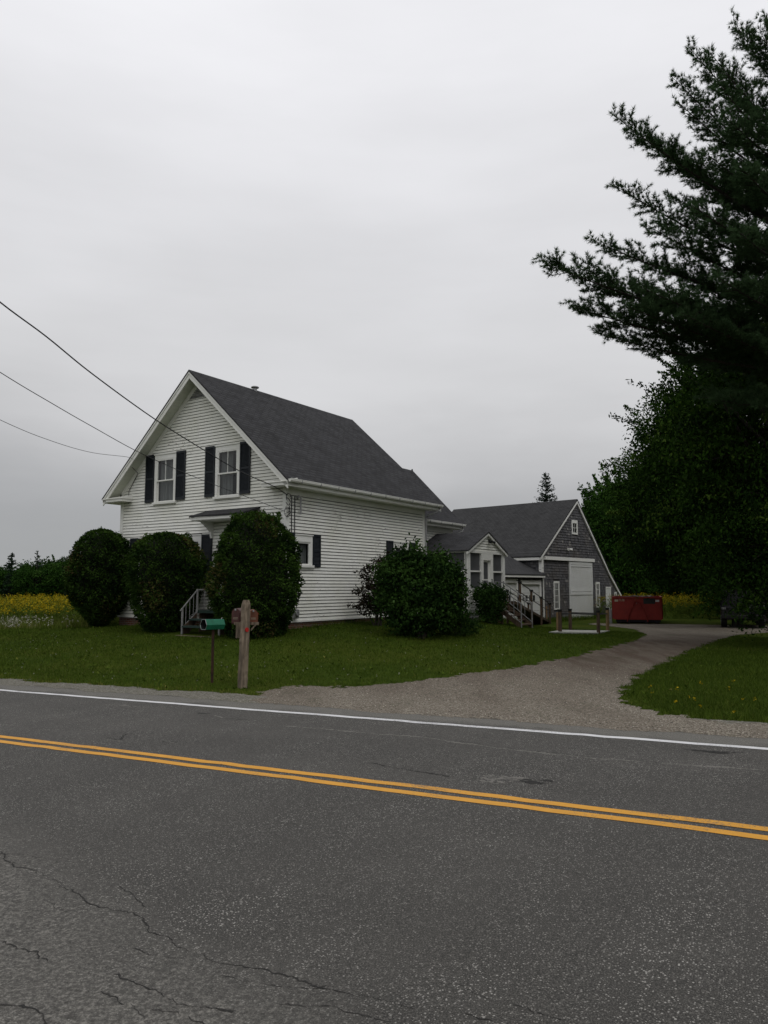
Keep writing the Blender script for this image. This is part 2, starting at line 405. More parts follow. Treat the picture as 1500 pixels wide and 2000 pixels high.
# bleached shoulder beyond the white line and rough grey strip near the viewer
sepo = m.n('ShaderNodeSeparateXYZ'); m.l(v, sepo.inputs[0]); tt = m.math('ADD', sepo.outputs[1], m.math('MULTIPLY', m.math('SUBTRACT', m.noise(1.2, 4), .5), .9))
sh = m.ramp(m.math('DIVIDE', tt, 12), [(.775, 0.), (.80, 1.)])
base = m.mix(m.math('MULTIPLY', sh, .8), base, m.ramp(grit, [(.32, (.055, .052, .044)), (.5, (.125, .12, .105)), (.68, (.30, .285, .25))]))
nr = m.ramp(m.math('DIVIDE', m.math('SUBTRACT', tt, m.math('MULTIPLY', sepo.outputs[0], .32)), 4), [(.44, 1.), (.60, 0.)])
base = m.mix(m.math('MULTIPLY', nr, .65), base, m.ramp(m.noise(38, 5, .85), [(.36, (.030, .028, .024)), (.5, (.095, .09, .08)), (.66, (.30, .285, .25))]))
m.col(base); m.bump(m.math('ADD', grit, m.math('MULTIPLY', g2, 1.2)), .55, .006); M['asphalt'] = m.m
def stsheet(name, ss, ts, mat, dz, jit=0, zf=None):
    S, T = np.meshgrid(ss, ts, indexing='ij')
    Tj = T + (np.interp(S.ravel(), ss, rng.normal(0, jit, len(ss))).reshape(S.shape) if jit else 0)
    Z = zroad(S, T) + dz + .035 * (1 - ((T - 6.2) / 4.5) ** 2).clip(-.3, 1) * 0
    o = gridmesh(name, ss, ts, lambda a, b: (Z, S, Tj), mat)
    o.rotation_euler = (0, 0, math.atan2(US[1], US[0])); o.scale = (1, -1, 1) if (US[0] * UT[1] - US[1] * UT[0]) < 0 else (1, 1, 1)
    return o
rss = np.unique(np.concatenate([np.arange(-180, -20, 5), np.arange(-20, 40, .25), np.arange(40, 260, 5)]))
S_, T_ = np.meshgrid(rss, np.linspace(-2.2, 10.3, 25), indexing='ij')
edge = np.zeros_like(S_); ej0 = np.interp(rss, np.arange(-180, 260, .7), rng.normal(0, .09, len(np.arange(-180, 260, .7)))); 
def rfn(a, b): return zroad(S_, T_) - .004, S_, T_ + edge
ro = gridmesh('road', rss, np.linspace(-2.2, 10.3, 25), rfn, M['asphalt'])
ro.rotation_euler = (0, 0, math.atan2(US[1], US[0])); SC = (1, -1, 1) if (US[0] * UT[1] - US[1] * UT[0]) < 0 else (1, 1, 1); ro.scale = SC
tag(ro, kind='structure')
def paint(name, c, c2):
    m = MT(name, .7, .3); n = m.noise(60, 4, .8); w_ = m.noise(2.2, 4, .7, m.map((.35, 1, 1)))
    f = m.ramp(m.math('ADD', n, m.math('MULTIPLY', m.math('SUBTRACT', w_, .5), .7)), [(.56, 0.), (.68, .85)])
    m.col(m.mix(f, m.mix(m.ramp(m.noise(6, 3), [(.35, 0.), (.7, .5)]), c, c2), (.10, .095, .085))); m.bump(n, .3, .003); return m.m
M['yellow'] = paint('yellow_road_paint', (.62, .30, .035), (.50, .24, .03)); M['whiteline'] = paint('white_road_paint', (.66, .66, .66), (.52, .52, .52))
for nm, t0, t1, mt, lab in (('yellow_line', 6.045, 6.155, 'yellow', 0), ('yellow_line', 6.255, 6.365, 'yellow', 0), ('white_line', 9.29, 9.41, 'whiteline', 0)):
    o = stsheet(nm, rss, np.array([t0, t1]), M[mt], 0.0, .007); tag(o, kind='structure')

# drive outline surveyed on the ground
drv = [(505, 1352), (560, 1341), (690, 1341), (760, 1336), (830, 1328), (900, 1319), (1000, 1305), (1100, 1288), (1180, 1268), (1240, 1252), (1262, 1240), (1240, 1229), (1190, 1223), (1150, 1219.5),
       (1160, 1217), (1215, 1219), (1300, 1219), (1400, 1221), (1450, 1221), (1560, 1222), (1560, 1234), (1500, 1236), (1440, 1240), (1400, 1251), (1340, 1275), (1290, 1300), (1245, 1322), (1215, 1350), (1208, 1366), (1240, 1384), (1300, 1396), (1400, 1408), (1500, 1416), (1700, 1440), (1700, 1480), (505, 1400)]
DP = np.array([ground_at(*p)[:2] for p in drv])
def inpoly(x, y, P):
    r = np.zeros(x.shape, bool); j = len(P) - 1
    for i in range(len(P)):
        xi, yi = P[i]; xj, yj = P[j]
        c = ((yi > y) != (yj > y)) & (x < (xj - xi) * (y - yi) / (yj - yi + 1e-12) + xi); r ^= c; j = i
    return r
def vnoise(x, y, sc, seed=0):     # cheap smooth noise for outlines
    a = np.sin(x * sc * 1.3 + seed) * np.cos(y * sc * 1.7 - seed * 2) + .5 * np.sin(x * sc * 3.1 + y * sc * 2.3 + seed) + .5 * np.cos(y * sc * 3.7 - x * sc * 1.9)
    return a / 2
def is_drive(x, y):
    k = .13; return inpoly(x + k * vnoise(x, y, 3.1) + .07 * vnoise(x, y, 11.3, 2), y + k * 1.6 * vnoise(x, y, 2.7, 4) + .09 * vnoise(x, y, 9.1, 5), DP)
gs = np.arange(-22, 42, .1); gt = np.concatenate([np.arange(9.6, 10.4, .03), np.arange(10.4, 47, .1)])
gsc, gtc = np.meshgrid(gs[:-1] + .05, (gt[:-1] + gt[1:]) / 2, indexing='ij'); ednz = .05 * np.sin(gsc * 2.1) + .04 * np.sin(gsc * 5.3 + 1) + rng.normal(0, .022, gsc.shape); gxc, gyc = xy(gsc, gtc)
kd = is_drive(gxc, gyc) & (gtc > 9.93 + ednz)
ksh = (gtc > 9.95 + ednz) & (gtc < 10.55 + .22 * vnoise(gxc, gyc, 1.1) + .12 * vnoise(gxc, gyc, 5) + .5 * np.clip((10 - gsc) / 8, 0, 1)) & ~kd
def dfn(a, b):
    X, Y = xy(a, b); return zg(X, Y) - .002 + .011 * np.clip((b - 9.95) / .35, 0, 1), X, Y
m = MT('gravel', .95, .2)
pb = m.noise(55, 4, .8); st1 = m.voro(60, out='Color'); sc1 = m.n('ShaderNodeSeparateColor'); m.l(st1, sc1.inputs[0]); big = m.noise(.45, 4)
cg = m.ramp(sc1.outputs[0], [(0, (.085, .072, .055)), (.45, (.225, .195, .152)), (.85, (.37, .33, .265)), (1, (.52, .48, .40))])
cg = m.mix(m.ramp(pb, [(.38, .8), (.56, 0.)]), cg, (.045, .036, .028))
wt = m.noise(.55, 4, .6, m.map((1.6, .35, 1), rot=(0, 0, .45)))
cg = m.mix(m.ramp(wt, [(.42, 0.), (.62, .35)]), cg, (.10, .078, .058))
so = m.n('ShaderNodeSeparateXYZ'); m.l(m.obj(), so.inputs[0])
dist = m.math('ADD', so.outputs[1], m.math('MULTIPLY', m.math('SUBTRACT', big, .5), 7))
fbrown = m.ramp(m.math('DIVIDE', dist, 40), [(.30, 0.), (.47, .82), (.62, .82), (.76, .0)])
brown = m.mix(m.ramp(m.noise(1.0, 5, .7, m.map((2.2, .45, 1), rot=(0, 0, .35))), [(.42, 0.), (.58, 1.)]), m.mix(m.ramp(pb, [(.4, 0.), (.65, 1.)]), (.032, .018, .011), (.085, .054, .036)), m.mix(m.ramp(pb, [(.4, 0.), (.65, 1.)]), (.060, .046, .033), (.15, .122, .092)))
cg = m.mix(fbrown, cg, brown)
cg = m.mix(m.ramp(m.noise(1.3, 5, .7, m.map((1, .5, 1))), [(.55, 0.), (.68, .35)]), cg, (.045, .05, .022))
m.col(cg); m.bump(m.math('ADD', pb, sc1.outputs[0]), .7, .02); M['gravel'] = m.m
tag(gridmesh('driveway', gs, gt, dfn, M['gravel'], kd), kind='structure')
m = MT('gravel_grey', .95, .2); st1 = m.voro(48, out='Color'); sc1 = m.n('ShaderNodeSeparateColor'); m.l(st1, sc1.inputs[0]); pb = m.noise(30, 4, .8)
m.col(m.mix(m.ramp(pb, [(.4, .6), (.65, 0.)]), m.ramp(sc1.outputs[0], [(0, (.09, .084, .07)), (.6, (.20, .185, .16)), (1, (.34, .32, .28))]), (.06, .062, .035))); m.bump(sc1.outputs[0], .7, .02); M['gravel2'] = m.m
tag(gridmesh('road_shoulder', gs, gt[:60], dfn, M['gravel2'], ksh[:, :59]), kind='structure')
# loose stones on drive mouth and shoulder
def stones(name, n, box, test, mat, r0, r1, label):
    s = rng.uniform(box[0], box[1], n); t = rng.uniform(box[2], box[3], n); x, y = xy(s, t); k = test(x, y, s, t); x, y = x[k], y[k]; z = zg(x, y) + .008
    n = len(x); r = rng.uniform(r0, r1, n) ** 1.0
    base = np.array([(1, 0, 0), (0, 1, 0), (-1, 0, 0), (0, -1, 0), (0, 0, .8)], float); fc = [(0, 1, 4), (1, 2, 4), (2, 3, 4), (3, 0, 4)]
    ang = rng.uniform(0, 6.28, n); ca, sa = np.cos(ang), np.sin(ang); el = rng.uniform(.6, 1.3, n)
    P = np.zeros((n, 5, 3)); P[:, :, 0] = (base[None, :, 0] * ca[:, None] - base[None, :, 1] * sa[:, None] * el[:, None]) * r[:, None] + x[:, None]
    P[:, :, 1] = (base[None, :, 0] * sa[:, None] + base[None, :, 1] * ca[:, None] * el[:, None]) * r[:, None] + y[:, None]; P[:, :, 2] = base[None, :, 2] * r[:, None] + z[:, None]
    V = P[:, np.array(fc).ravel(), :].reshape(-1, 3)
    o = fastmesh(name, V, 3, mat, np.repeat(rng.random(n), 4)); return tag(o, label, 'gravel', kind='stuff')
m = MT('loose_stone', .9, .3); m.col(m.ramp(m.attr(), [(0, (.035, .028, .022)), (.4, (.14, .122, .098)), (.8, (.27, .245, .20)), (1, (.48, .44, .37))])); M['stone'] = m.m
stones('loose_gravel', 30000, (-9, 14, 10.0, 19), lambda x, y, s, t: (is_drive(x, y)) & (t > 10.0) & (t < 14 + 4.5 * rng.random(len(x))), M['stone'], .005, .014, 'loose grey stones scattered where the gravel drive meets the road')

# cracks and broken spots in the asphalt
def crack(pxs, wd, seed):
    r = random.Random(seed); P = [Vector(ground_at(*p)) for p in pxs]; pts = []
    for a, b in zip(P[:-1], P[1:]):
        n = max(3, int((b - a).length / .018))
        for i in range(n): pts.append(a.lerp(b, i / n))
    pts.append(P[-1]); mb = MB(); dx = dy = 0; prev = None
    for i, p in enumerate(pts):
        dx += r.gauss(0, .0085); dy += r.gauss(0, .0085); dx *= .88; dy *= .88; pw = max(0, min(1, .5 + .5 * math.sin(i * .13 + seed) + .4 * math.sin(i * .047 * (seed + 2))))
        d = (pts[min(i + 1, len(pts) - 1)] - pts[max(i - 1, 0)]).normalized(); nrm = Vector((-d.y, d.x, 0)); wl = wd * r.uniform(.15, 1.25) * (.30 + .85 * pw)
        q = Vector((p.x + dx, p.y + dy, zroad(*st(p.x, p.y)) - .002)); cur = (q + nrm * wl, q - nrm * wl)
        if prev: mb.quad((prev[0], prev[1], cur[1], cur[0]))
        prev = cur
    return mb
M['crack'] = noisy('dark_crack_filling', (.014, .014, .013), (.032, .030, .027), 20, .95)
allc = MB()
for i, (ps, wd) in enumerate([([(0, 1662), (40, 1690), (75, 1697), (95, 1715), (150, 1745), (190, 1772), (250, 1780), (280, 1800), (300, 1822), (350, 1848), (420, 1868), (495, 1888), (560, 1905), (700, 1945), (820, 1975)], .0055),
        ([(0, 1840), (40, 1852), (100, 1877)], .006), ([(215, 1900), (262, 1920), (300, 1938), (345, 1960), (395, 1973), (450, 1982)], .006), ([(170, 1935), (215, 1950), (270, 1968), (290, 2000)], .004),
        ([(850, 1918), (900, 1925), (960, 1950), (1040, 1970), (1100, 1990)], .003), ([(100, 1760), (125, 1780)], .004), ([(230, 1725), (270, 1745), (285, 1770)], .003), ([(0, 1962), (40, 1968), (80, 1980), (105, 2000)], .006), ([(0, 1668), (60, 1672), (110, 1682)], .003), ([(262, 1850), (300, 1862), (345, 1868)], .004), ([(430, 1905), (520, 1920), (640, 1925)], .003), ([(300, 1970), (370, 1990), (400, 2000)], .004), ([(550, 1960), (650, 1975), (760, 1998)], .003), ([(1085, 1700), (1150, 1712)], .002), ([(905, 1980), (960, 1990)], .004),
        ([(725, 1490), (770, 1500), (830, 1507), (880, 1515)], .016), ([(1045, 1421), (1080, 1424)], .02), ([(430, 1403), (480, 1405)], .025), ([(206, 1441), (235, 1444), (240, 1434), (262, 1432)], .02), ([(318, 1448), (345, 1449)], .02),
        ([(385, 1392), (408, 1394)], .03), ([(830, 1437), (900, 1447), (1000, 1462), (1150, 1478), (1300, 1489)], .006), ([(1365, 1465), (1450, 1470)], .03)]):
    k = len(allc.v); cb = crack(ps, wd, i); allc.v += cb.v; allc.f += [tuple(j + k for j in f) for f in cb.f]
tag(build('road_cracks', allc, M['crack'], recalc=False), kind='structure')
M['pale_tar'] = noisy('pale_worn_asphalt', (.10, .095, .085), (.20, .19, .17), 60, .95)
pc_ = MB()
for i, (ps, wd) in enumerate([([(560, 1418), (640, 1424), (750, 1434), (830, 1439), (900, 1450), (1000, 1463), (1150, 1479), (1300, 1490), (1500, 1504)], .030), ([(205, 1376), (235, 1377)], .02), ([(208, 1444), (234, 1447)], .02), ([(322, 1446), (344, 1450)], .02), ([(420, 1396), (440, 1403)], .02)]):
    cb = crack(ps, wd, i + 40); k = len(pc_.v); pc_.v += [(a, b, c - .001) for a, b, c in cb.v]; pc_.f += [tuple(j + k for j in f) for f in cb.f]
for (px, py, rx, ry) in ((985, 1521, .22, .10), (960, 1524, .12, .06), (1010, 1519, .14, .05), (260, 1379, .35, .06), (700, 1393, .2, .06)):
    for q in range(26):
        x, y, _ = ground_at(px, py); s0, t0 = st(x, y); s0 += random.gauss(0, rx * .6); t0 += random.gauss(0, ry * .6); k = []; rr = random.uniform(.006, .022)
        for j in range(7): a = j / 7 * 6.283; s1, t1 = s0 + math.cos(a) * rr * random.uniform(.7, 1.3) * 1.8, t0 + math.sin(a) * rr; X, Y = xy(s1, t1); k.append((X, Y, zroad(s1, t1) - .0025 + q * 2e-5))
        pc_.quad(k)
tag(build('worn_road_spots', pc_, M['pale_tar'], recalc=False), kind='structure')
pat = MB()
for (px, py, rx, ry) in ((1040, 1527, .13, .07), (1068, 1524, .08, .04), (1030, 1522, .05, .03), (1385, 1467, .25, .05), (1400, 1470, .12, .03), (395, 1393, .10, .04)):
    x, y, _ = ground_at(px, py); k = []
    for j in range(22):
        a = j / 22 * 6.283; rr = random.uniform(.45, 1.15); s0, t0 = st(x, y); s1, t1 = s0 + math.cos(a) * rx * rr, t0 + math.sin(a) * ry * rr; X, Y = xy(s1, t1); k.append((X, Y, zroad(s1, t1) - .0015 ))
    pat.quad(k)
tag(build('road_patches', pat, M['crack'], recalc=False), kind='structure')

# ------------------------------------------------------------------ frames of the buildings
HC = Vector((-2.968, 22.7, 0)); EF = Vector((math.sin(R(-56.04)), math.cos(R(-56.04)), 0)); ES = Vector((math.sin(R(33.97)), math.cos(R(33.97)), 0))
def F(u, v, z): return HC + EF * u + ES * v + Vector((0, 0, z))
BC = Vector((9.1926, 44, 0)); BS = Vector((math.sin(R(42)), math.cos(R(42)), 0)); BF = Vector((math.sin(R(-48)), math.cos(R(-48)), 0))
def G(a, b, z): return BC + BS * a + BF * b + Vector((0, 0, z))
def split(a0, a1, zb, zt, ops):
    segs = [(a0, a1)]
    for (p, q, z0, z1) in ops:
        if zb + .3 * (zt - zb) < z1 and zt - .3 * (zt - zb) > z0:
            n = []
            for s0, s1 in segs:
                if q <= s0 or p >= s1: n.append((s0, s1)); continue
                if p > s0: n.append((s0, p))
                if q < s1: n.append((q, s1))
            segs = n
    return [s for s in segs if s[1] - s[0] > .01]
def clap(W, lim, z0, z1, ops=(), c=COURSE, d=.028, slot=.015):  # slot bares the dark backing as a shadow line under each board
    mb = MB(); k = 0
    while z0 + k * c < z1 - .01:
        zb = z0 + k * c; zt = min(zb + c, z1); k += 1
        a0, a1 = lim(zb); b0, b1 = lim(zt); zt -= slot
        if a1 - a0 < .05: break
        for s0, s1 in split(a0, a1, zb, zt, ops):
            # boards of about 3-4 m butted end to end, each lying a touch differently
            cuts = [s0]; x = s0 + random.uniform(.8, 3.6)
            while x < s1 - .4: cuts.append(x); x += random.uniform(1.8, 3.8)
            cuts.append(s1)
            for p, q in zip(cuts[:-1], cuts[1:]):
                j = random.uniform(-.0025, .0025); jz = random.uniform(-.003, .003)
                pt_, qt = p, q
                if p == a0: pt_ = b0
                if q == a1: qt = b1
                if qt <= pt_: continue
                dd = d + j
                mb.quad((W(p, dd, zb + jz), W(q, dd, zb - jz), W(qt, .006, zt), W(pt_, .006, zt)))
                mb.quad((W(p, dd, zb + jz), W(q, dd, zb - jz), W(q, 0, zb - jz), W(p, 0, zb + jz)))
    return mb
def shingled(W, lim, z0, z1, ops=(), c=.16, d=.042, wmin=.09, wmax=.22):
    mb = MB(); k = 0
    while z0 + k * c < z1 - .01:
        zb = z0 + k * c; zt = min(zb + c, z1); k += 1
        a0, a1 = lim((zb + zt) / 2)
        if a1 - a0 < .05: break
        for s0, s1 in split(a0, a1, zb, zt, ops):
            x = s0
            while x < s1 - .005:
                x1 = min(x + random.uniform(wmin, wmax), s1); g = .003; j = random.uniform(-.012, .012); dd = d + random.uniform(-.006, .01)
                t = min(max(random.gauss(.5, .2), 0), .92) if random.random() > .025 else 1.0
                mb.quad((W(x + g, dd, zb + j), W(x1 - g, dd, zb + j), W(x1 - g, .005, zt + .01), W(x + g, .005, zt + .01)), t)
                mb.quad((W(x + g, dd, zb + j), W(x1 - g, dd, zb + j), W(x1 - g, 0, zb + j), W(x + g, 0, zb + j)), t)
                x = x1
    return mb
def rect(W, a0, a1, z0, z1, o0, o1, mb=None):
    mb = mb or MB(); mb.box(lambda a, o, z: W(a, o, z), (a0, o0, z0), (a1, o1, z1)); return mb
def frame4(W, a0, a1, z0, z1, wd, o0, o1, top=None, bot=None, mb=None):
    mb = mb or MB(); top = top if top is not None else wd; bot = bot if bot is not None else wd
    rect(W, a0, a0 + wd, z0, z1, o0, o1, mb); rect(W, a1 - wd, a1, z0, z1, o0, o1, mb)
    if top: rect(W, a0 + wd, a1 - wd, z1 - top, z1, o0, o1, mb)
    if bot: rect(W, a0 + wd, a1 - wd, z0, z0 + bot, o0, o1, mb)
    return mb
def window(par, W, a0, a1, z0, z1, cas=.11, head=.16, double=True, mun=(1, 0), munl=(0, 0), curt='both', mid=.5, name='window'):
    """window > window_frame, sash (two), pane, curtain, sill; window is the casing"""
    mb = frame4(W, a0, a1, z0, z1, cas, .0, .045, head, .0)
    rect(W, a0 - .02, a1 + .02, z1, z1 + .035, .0, .07, mb)                      # drip cap
    wn = build(name, mb, M['trim'], par)
    build('sill', rect(W, a0 - .04, a1 + .04, z0 - .05, z0 + .02, .0, .10), M['trim'], wn)
    A0, A1, Z0, Z1 = a0 + cas, a1 - cas, z0 + .02, z1 - head
    zm = Z0 + (Z1 - Z0) * mid
    s = .045
    def sash(zb, zt, o, mu):
        m2 = frame4(W, A0, A1, zb, zt, s, o - .02, o + .02)
        for i in range(mu[0]): x = A0 + s + (A1 - A0 - 2 * s) * (i + 1) / (mu[0] + 1); rect(W, x - .010, x + .010, zb + s, zt - s, o - .012, o + .012, m2)
        for i in range(mu[1]): z = zb + s + (zt - zb - 2 * s) * (i + 1) / (mu[1] + 1); rect(W, A0 + s, A1 - s, z - .010, z + .010, o - .0115, o + .0115, m2)
        build('sash', m2, M['trim'], wn)
        g = MB(); g.quad((W(A0 + s, o, zb + s), W(A1 - s, o, zb + s), W(A1 - s, o, zt - s), W(A0 + s, o, zt - s))); build('pane', g, M['glass'], wn)
    if double: sash(zm - .02, Z1, .018, mun); sash(Z0, zm + .02, -.024, munl)
    else: sash(Z0, Z1, .0, mun)
    # dark room behind
    bx = MB(); D = -.55
    for q in (((A0, D, Z0), (A1, D, Z0), (A1, D, Z1), (A0, D, Z1)), ((A0, D, Z0), (A0, -.05, Z0), (A0, -.05, Z1), (A0, D, Z1)), ((A1, D, Z0), (A1, -.05, Z0), (A1, -.05, Z1), (A1, D, Z1)),
              ((A0, D, Z0), (A1, D, Z0), (A1, -.05, Z0), (A0, -.05, Z0)), ((A0, D, Z1), (A1, D, Z1), (A1, -.05, Z1), (A0, -.05, Z1))): bx.quad([W(*p) for p in q])
    build('reveal', bx, M['dark'], wn)
    if curt:
        spans = {'both': [(A0, A0 + (A1 - A0) * .52), (A0 + (A1 - A0) * .56, A1)], 'left': [(A0, A0 + (A1 - A0) * .58)], 'right': [(A0 + (A1 - A0) * .40, A1)], 'full': [(A0, A1)]}[curt]
        for p, q in spans:
            cb = MB(); n = 40; pr = None
            for i in range(n + 1):
                a = p + (q - p) * i / n; o = -.13 + .022 * math.sin(i * 1.5) + .012 * math.sin(i * .6)
                cu = (W(a, o, Z1), W(a + .02 * math.sin(i), o, Z0))
                if pr: cb.quad((pr[0], pr[1], cu[1], cu[0]))
                pr = cu
            build('curtain', cb, M['curtain'], wn, recalc=False)
    return wn
def shutter(par, W, a0, a1, z0, z1):
    mb = frame4(W, a0, a1, z0, z1, .05, .025, .065, .07, .09); zm = (z0 + z1) / 2 - .05
    rect(W, a0 + .05, a1 - .05, zm, zm + .08, .025, .064, mb)
    z = z0 + .10
    while z < z1 - .09:
        if not (zm - .03 < z < zm + .08):
            mb.quad((W(a0 + .05, .060, z), W(a1 - .05, .060, z), W(a1 - .05, .032, z + .038), W(a0 + .05, .032, z + .038)))
            mb.quad((W(a0 + .05, .060, z), W(a1 - .05, .060, z), W(a1 - .05, .054, z - .006), W(a0 + .05, .054, z - .006)))
        z += .040
    rect(W, a0 + .05, a1 - .05, z0 + .09, z1 - .07, .026, .030, mb)
    return build('shutter', mb, M['shutter'], par)

# ------------------------------------------------------------------ farmhouse
house = thing('farmhouse', 'white clapboard farmhouse with steep dark shingle roof and dark shutters', 'house', F(3.9, 4, .4))
W_, LEN = 7.86, 8.14; KS = .9155; Z0H = .70
def zr(u): return 4.93 + KS * min(u + .45, 8.3 - u)
Wf = lambda a, o, z: F(a, -o, z); Ws = lambda a, o, z: F(-o, a, z); Wb = lambda a, o, z: F(a, LEN + o, z); Wl = lambda a, o, z: F(W_ + o, a, z)
def limg(z): k = (z - (4.93 - .26)) / KS - .45; return (max(0, k), min(W_, 7.85 - k))
fw_ops = [(1.95, 3.05, 4.60, 6.30), (4.96, 6.06, 4.60, 6.30), (3.63, 4.75, 1.70, 3.42), (5.65, 6.77, 1.70, 3.42), (1.25, 2.40, 1.14, 3.55)]
wallmb = clap(Wf, limg, Z0H, 8.5, fw_ops)
sw_ops = [(.35, 1.25, 2.36, 3.36), (5.85, 6.95, 1.9, 3.36)]
c2 = clap(Ws, lambda z: (0, LEN), Z0H, 4.62, sw_ops, slot=.021)
for src in (c2, clap(Wb, limg, Z0H, 8.5), clap(Wl, lambda z: (0, LEN), Z0H, 4.72)):
    k = len(wallmb.v); wallmb.v += src.v; wallmb.f += [tuple(i + k for i in f) for f in src.f]
# sheathing behind the boards, near-black to draw their shadow lines, with real window openings
def sheath(mb, W, a0, a1, z0, z1, ops, o=-.004):
    zs = sorted({z0, z1} | {z for op in ops for z in op[2:] if z0 < z < z1})
    for p, q in zip(zs[:-1], zs[1:]):
        for s0, s1 in split(a0, a1, p, q, ops): mb.quad((W(s0, o, p), W(s1, o, p), W(s1, o, q), W(s0, o, q)))
build('wall', wallmb, M['siding'], house, recalc=False); wallmb = MB()
sheath(wallmb, Wf, 0, W_, Z0H, 4.93, fw_ops)
# the gable triangle's sheathing, split round the upper windows
for zb in np.arange(4.93, 8.5, .15):
    zt = zb + .15; a0, a1 = limg(zt)
    for s0, s1 in split(a0, a1, zb, zt, fw_ops): wallmb.quad((Wf(s0, -.003, zb), Wf(s1, -.003, zb), Wf(s1, -.003, zt), Wf(s0, -.003, zt)))
sheath(wallmb, Ws, 0, LEN, Z0H, 5.0, sw_ops); sheath(wallmb, Wb, 0, W_, Z0H, 4.93, []); sheath(wallmb, Wl, 0, LEN, Z0H, 5.0, [])
for zb in np.arange(4.93, 8.5, .15): zt = zb + .15; a0, a1 = limg(zt); wallmb.quad((Wb(a0, -.003, zb), Wb(a1, -.003, zb), Wb(a1, -.003, zt), Wb(a0, -.003, zt)))
build('shadow_sheathing', wallmb, M['shadow_sheathing'], house, recalc=False)
# foundation
fb = MB().box(F, (.03, .03, -.3), (W_ - .03, LEN - .03, Z0H - .002))
def uvh(P): d = P - HC; return ((d.dot(EF) + d.dot(ES)), P.z)
fo = build('foundation', fb, M['brick'], house, uvf=uvh)
cw = frame4(Ws, 2.93, 3.62, .42, .685, .05, -.02, .01); rect(Ws, 2.98, 3.57, .42, .66, -.028, -.018, cw)
build('cellar_window', frame4(Ws, 2.93, 3.62, .42, .685, .06, -.02, .01), M['brownwood'], fo)
build('cellar_pane', rect(Ws, 2.99, 3.56, .43, .68, -.029, -.012), M['dark'], fo)
build('drip_board', rect(Ws, -.02, LEN, Z0H - .04, Z0H + .01, .0, .035, rect(Wf, -.02, W_ + .02, Z0H - .04, Z0H + .01, .0, .036)), M['trim'], house)
# corner boards
for nm, W, a0, a1, zt in (('corner_board', Wf, -.03, .12, 4.9), ('corner_board', Wf, W_ - .12, W_ + .03, 4.9), ('corner_board', Ws, .0, .13, 4.75), ('corner_board', Ws, LEN - .14, LEN + .02, 4.75)):
    build(nm, rect(W, a0, a1, Z0H, zt, .0, .030 if W is Wf else .028), M['trim'], house)
# roof
V0, V1 = -.47, 8.67
def slope(mb, u0, u1, v0, v1, d0, d1):
    mb.prism(lambda a, d, z: F(a, d, z), [(u0, zr(u0) - d0), (u1, zr(u1) - d0), (u1, zr(u1) - d1), (u0, zr(u0) - d1)], v0, v1)
rb = MB(); UR = 3.925
rb.prism(lambda a, d, z: F(a, d, z), [(-.50, zr(-.50) ), (UR, zr(UR)), (8.35, zr(8.35)), (8.35, zr(8.35) - .05), (UR, zr(UR) - .06), (-.50, zr(-.50) - .05)], V0 - .03, V1 + .02)
roof = build('roof', rb, M['roof'], house, uvf=lambda P: ((P - HC).dot(ES), P.z * 1.48))
rk = MB()
for (v0, v1, d0, d1) in ((V0 - .02, V0 + .01, .052, .13), (V0, V0 + .035, .131, .29), (V1 - .035, V1, .052, .25)):
    slope(rk, -.46, UR, v0, v1, d0, d1); slope(rk, UR, 8.31, v0, v1, d0, d1)
build('rake_board', rk, M['trim'], roof)
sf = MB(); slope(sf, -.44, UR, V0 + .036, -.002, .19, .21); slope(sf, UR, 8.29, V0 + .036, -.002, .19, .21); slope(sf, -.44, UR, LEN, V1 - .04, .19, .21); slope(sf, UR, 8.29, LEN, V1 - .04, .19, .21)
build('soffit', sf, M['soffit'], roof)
fz = MB()
for u0, u1 in ((.0, UR), (UR, W_)): fz.prism(lambda a, d, z: F(a, d, z), [(u0, zr(u0) - .212), (u1, zr(u1) - .212), (u1, zr(u1) - .40), (u0, zr(u0) - .40)], -.034, -.001)
build('rake_frieze', fz, M['trim'], house)
gv = MB(); 
def vent_h(z): k = (z - (4.93 - .44)) / KS - .45; return max(k, 3.3), min(7.85 - k, 4.55)
z = 8.08
while z < 8.45:
    a0, a1 = vent_h(z); 
    if a1 - a0 > .05: gv.quad((Wf(a0, .05, z), Wf(a1, .05, z), Wf(a1 - .02, .028, z + .05), Wf(a0 + .02, .028, z + .05)))
    z += .06
build('gable_vent', gv, M['metal'], house)
# cornice: boxed eave along both sides, returns on the gable
def cornice(sg):
    e = (lambda u: u) if sg > 0 else (lambda u: W_ - u)
    mb = MB(); mb.box(F, (e(-.45), V0 + .04, 4.72), (e(-.002), V1 - .04, 4.745)); mb.box(F, (e(-.47), V0 + .02, 4.72), (e(-.451), V1 - .02, 4.90))
    mb.box(F, (e(-.03), 0, 4.55), (e(-.001), LEN, 4.719))
    build('eave_cornice', mb, M['trim'], roof)
    r = MB(); r.box(F, (e(-.47), V0 + .0, 4.745), (e(.60), -.002, 4.84)); r.box(F, (e(-.50), V0 - .03, 4.841), (e(.63), -.001, 4.875))
    r.prism(lambda a, d, z: F(d, a, z), [(V0 - .02, 4.876), (-.001, 5.0), (-.001, 4.876)], e(-.44), e(.62))
    build('cornice_return', r, M['trim'], roof)
cornice(1); cornice(-1)
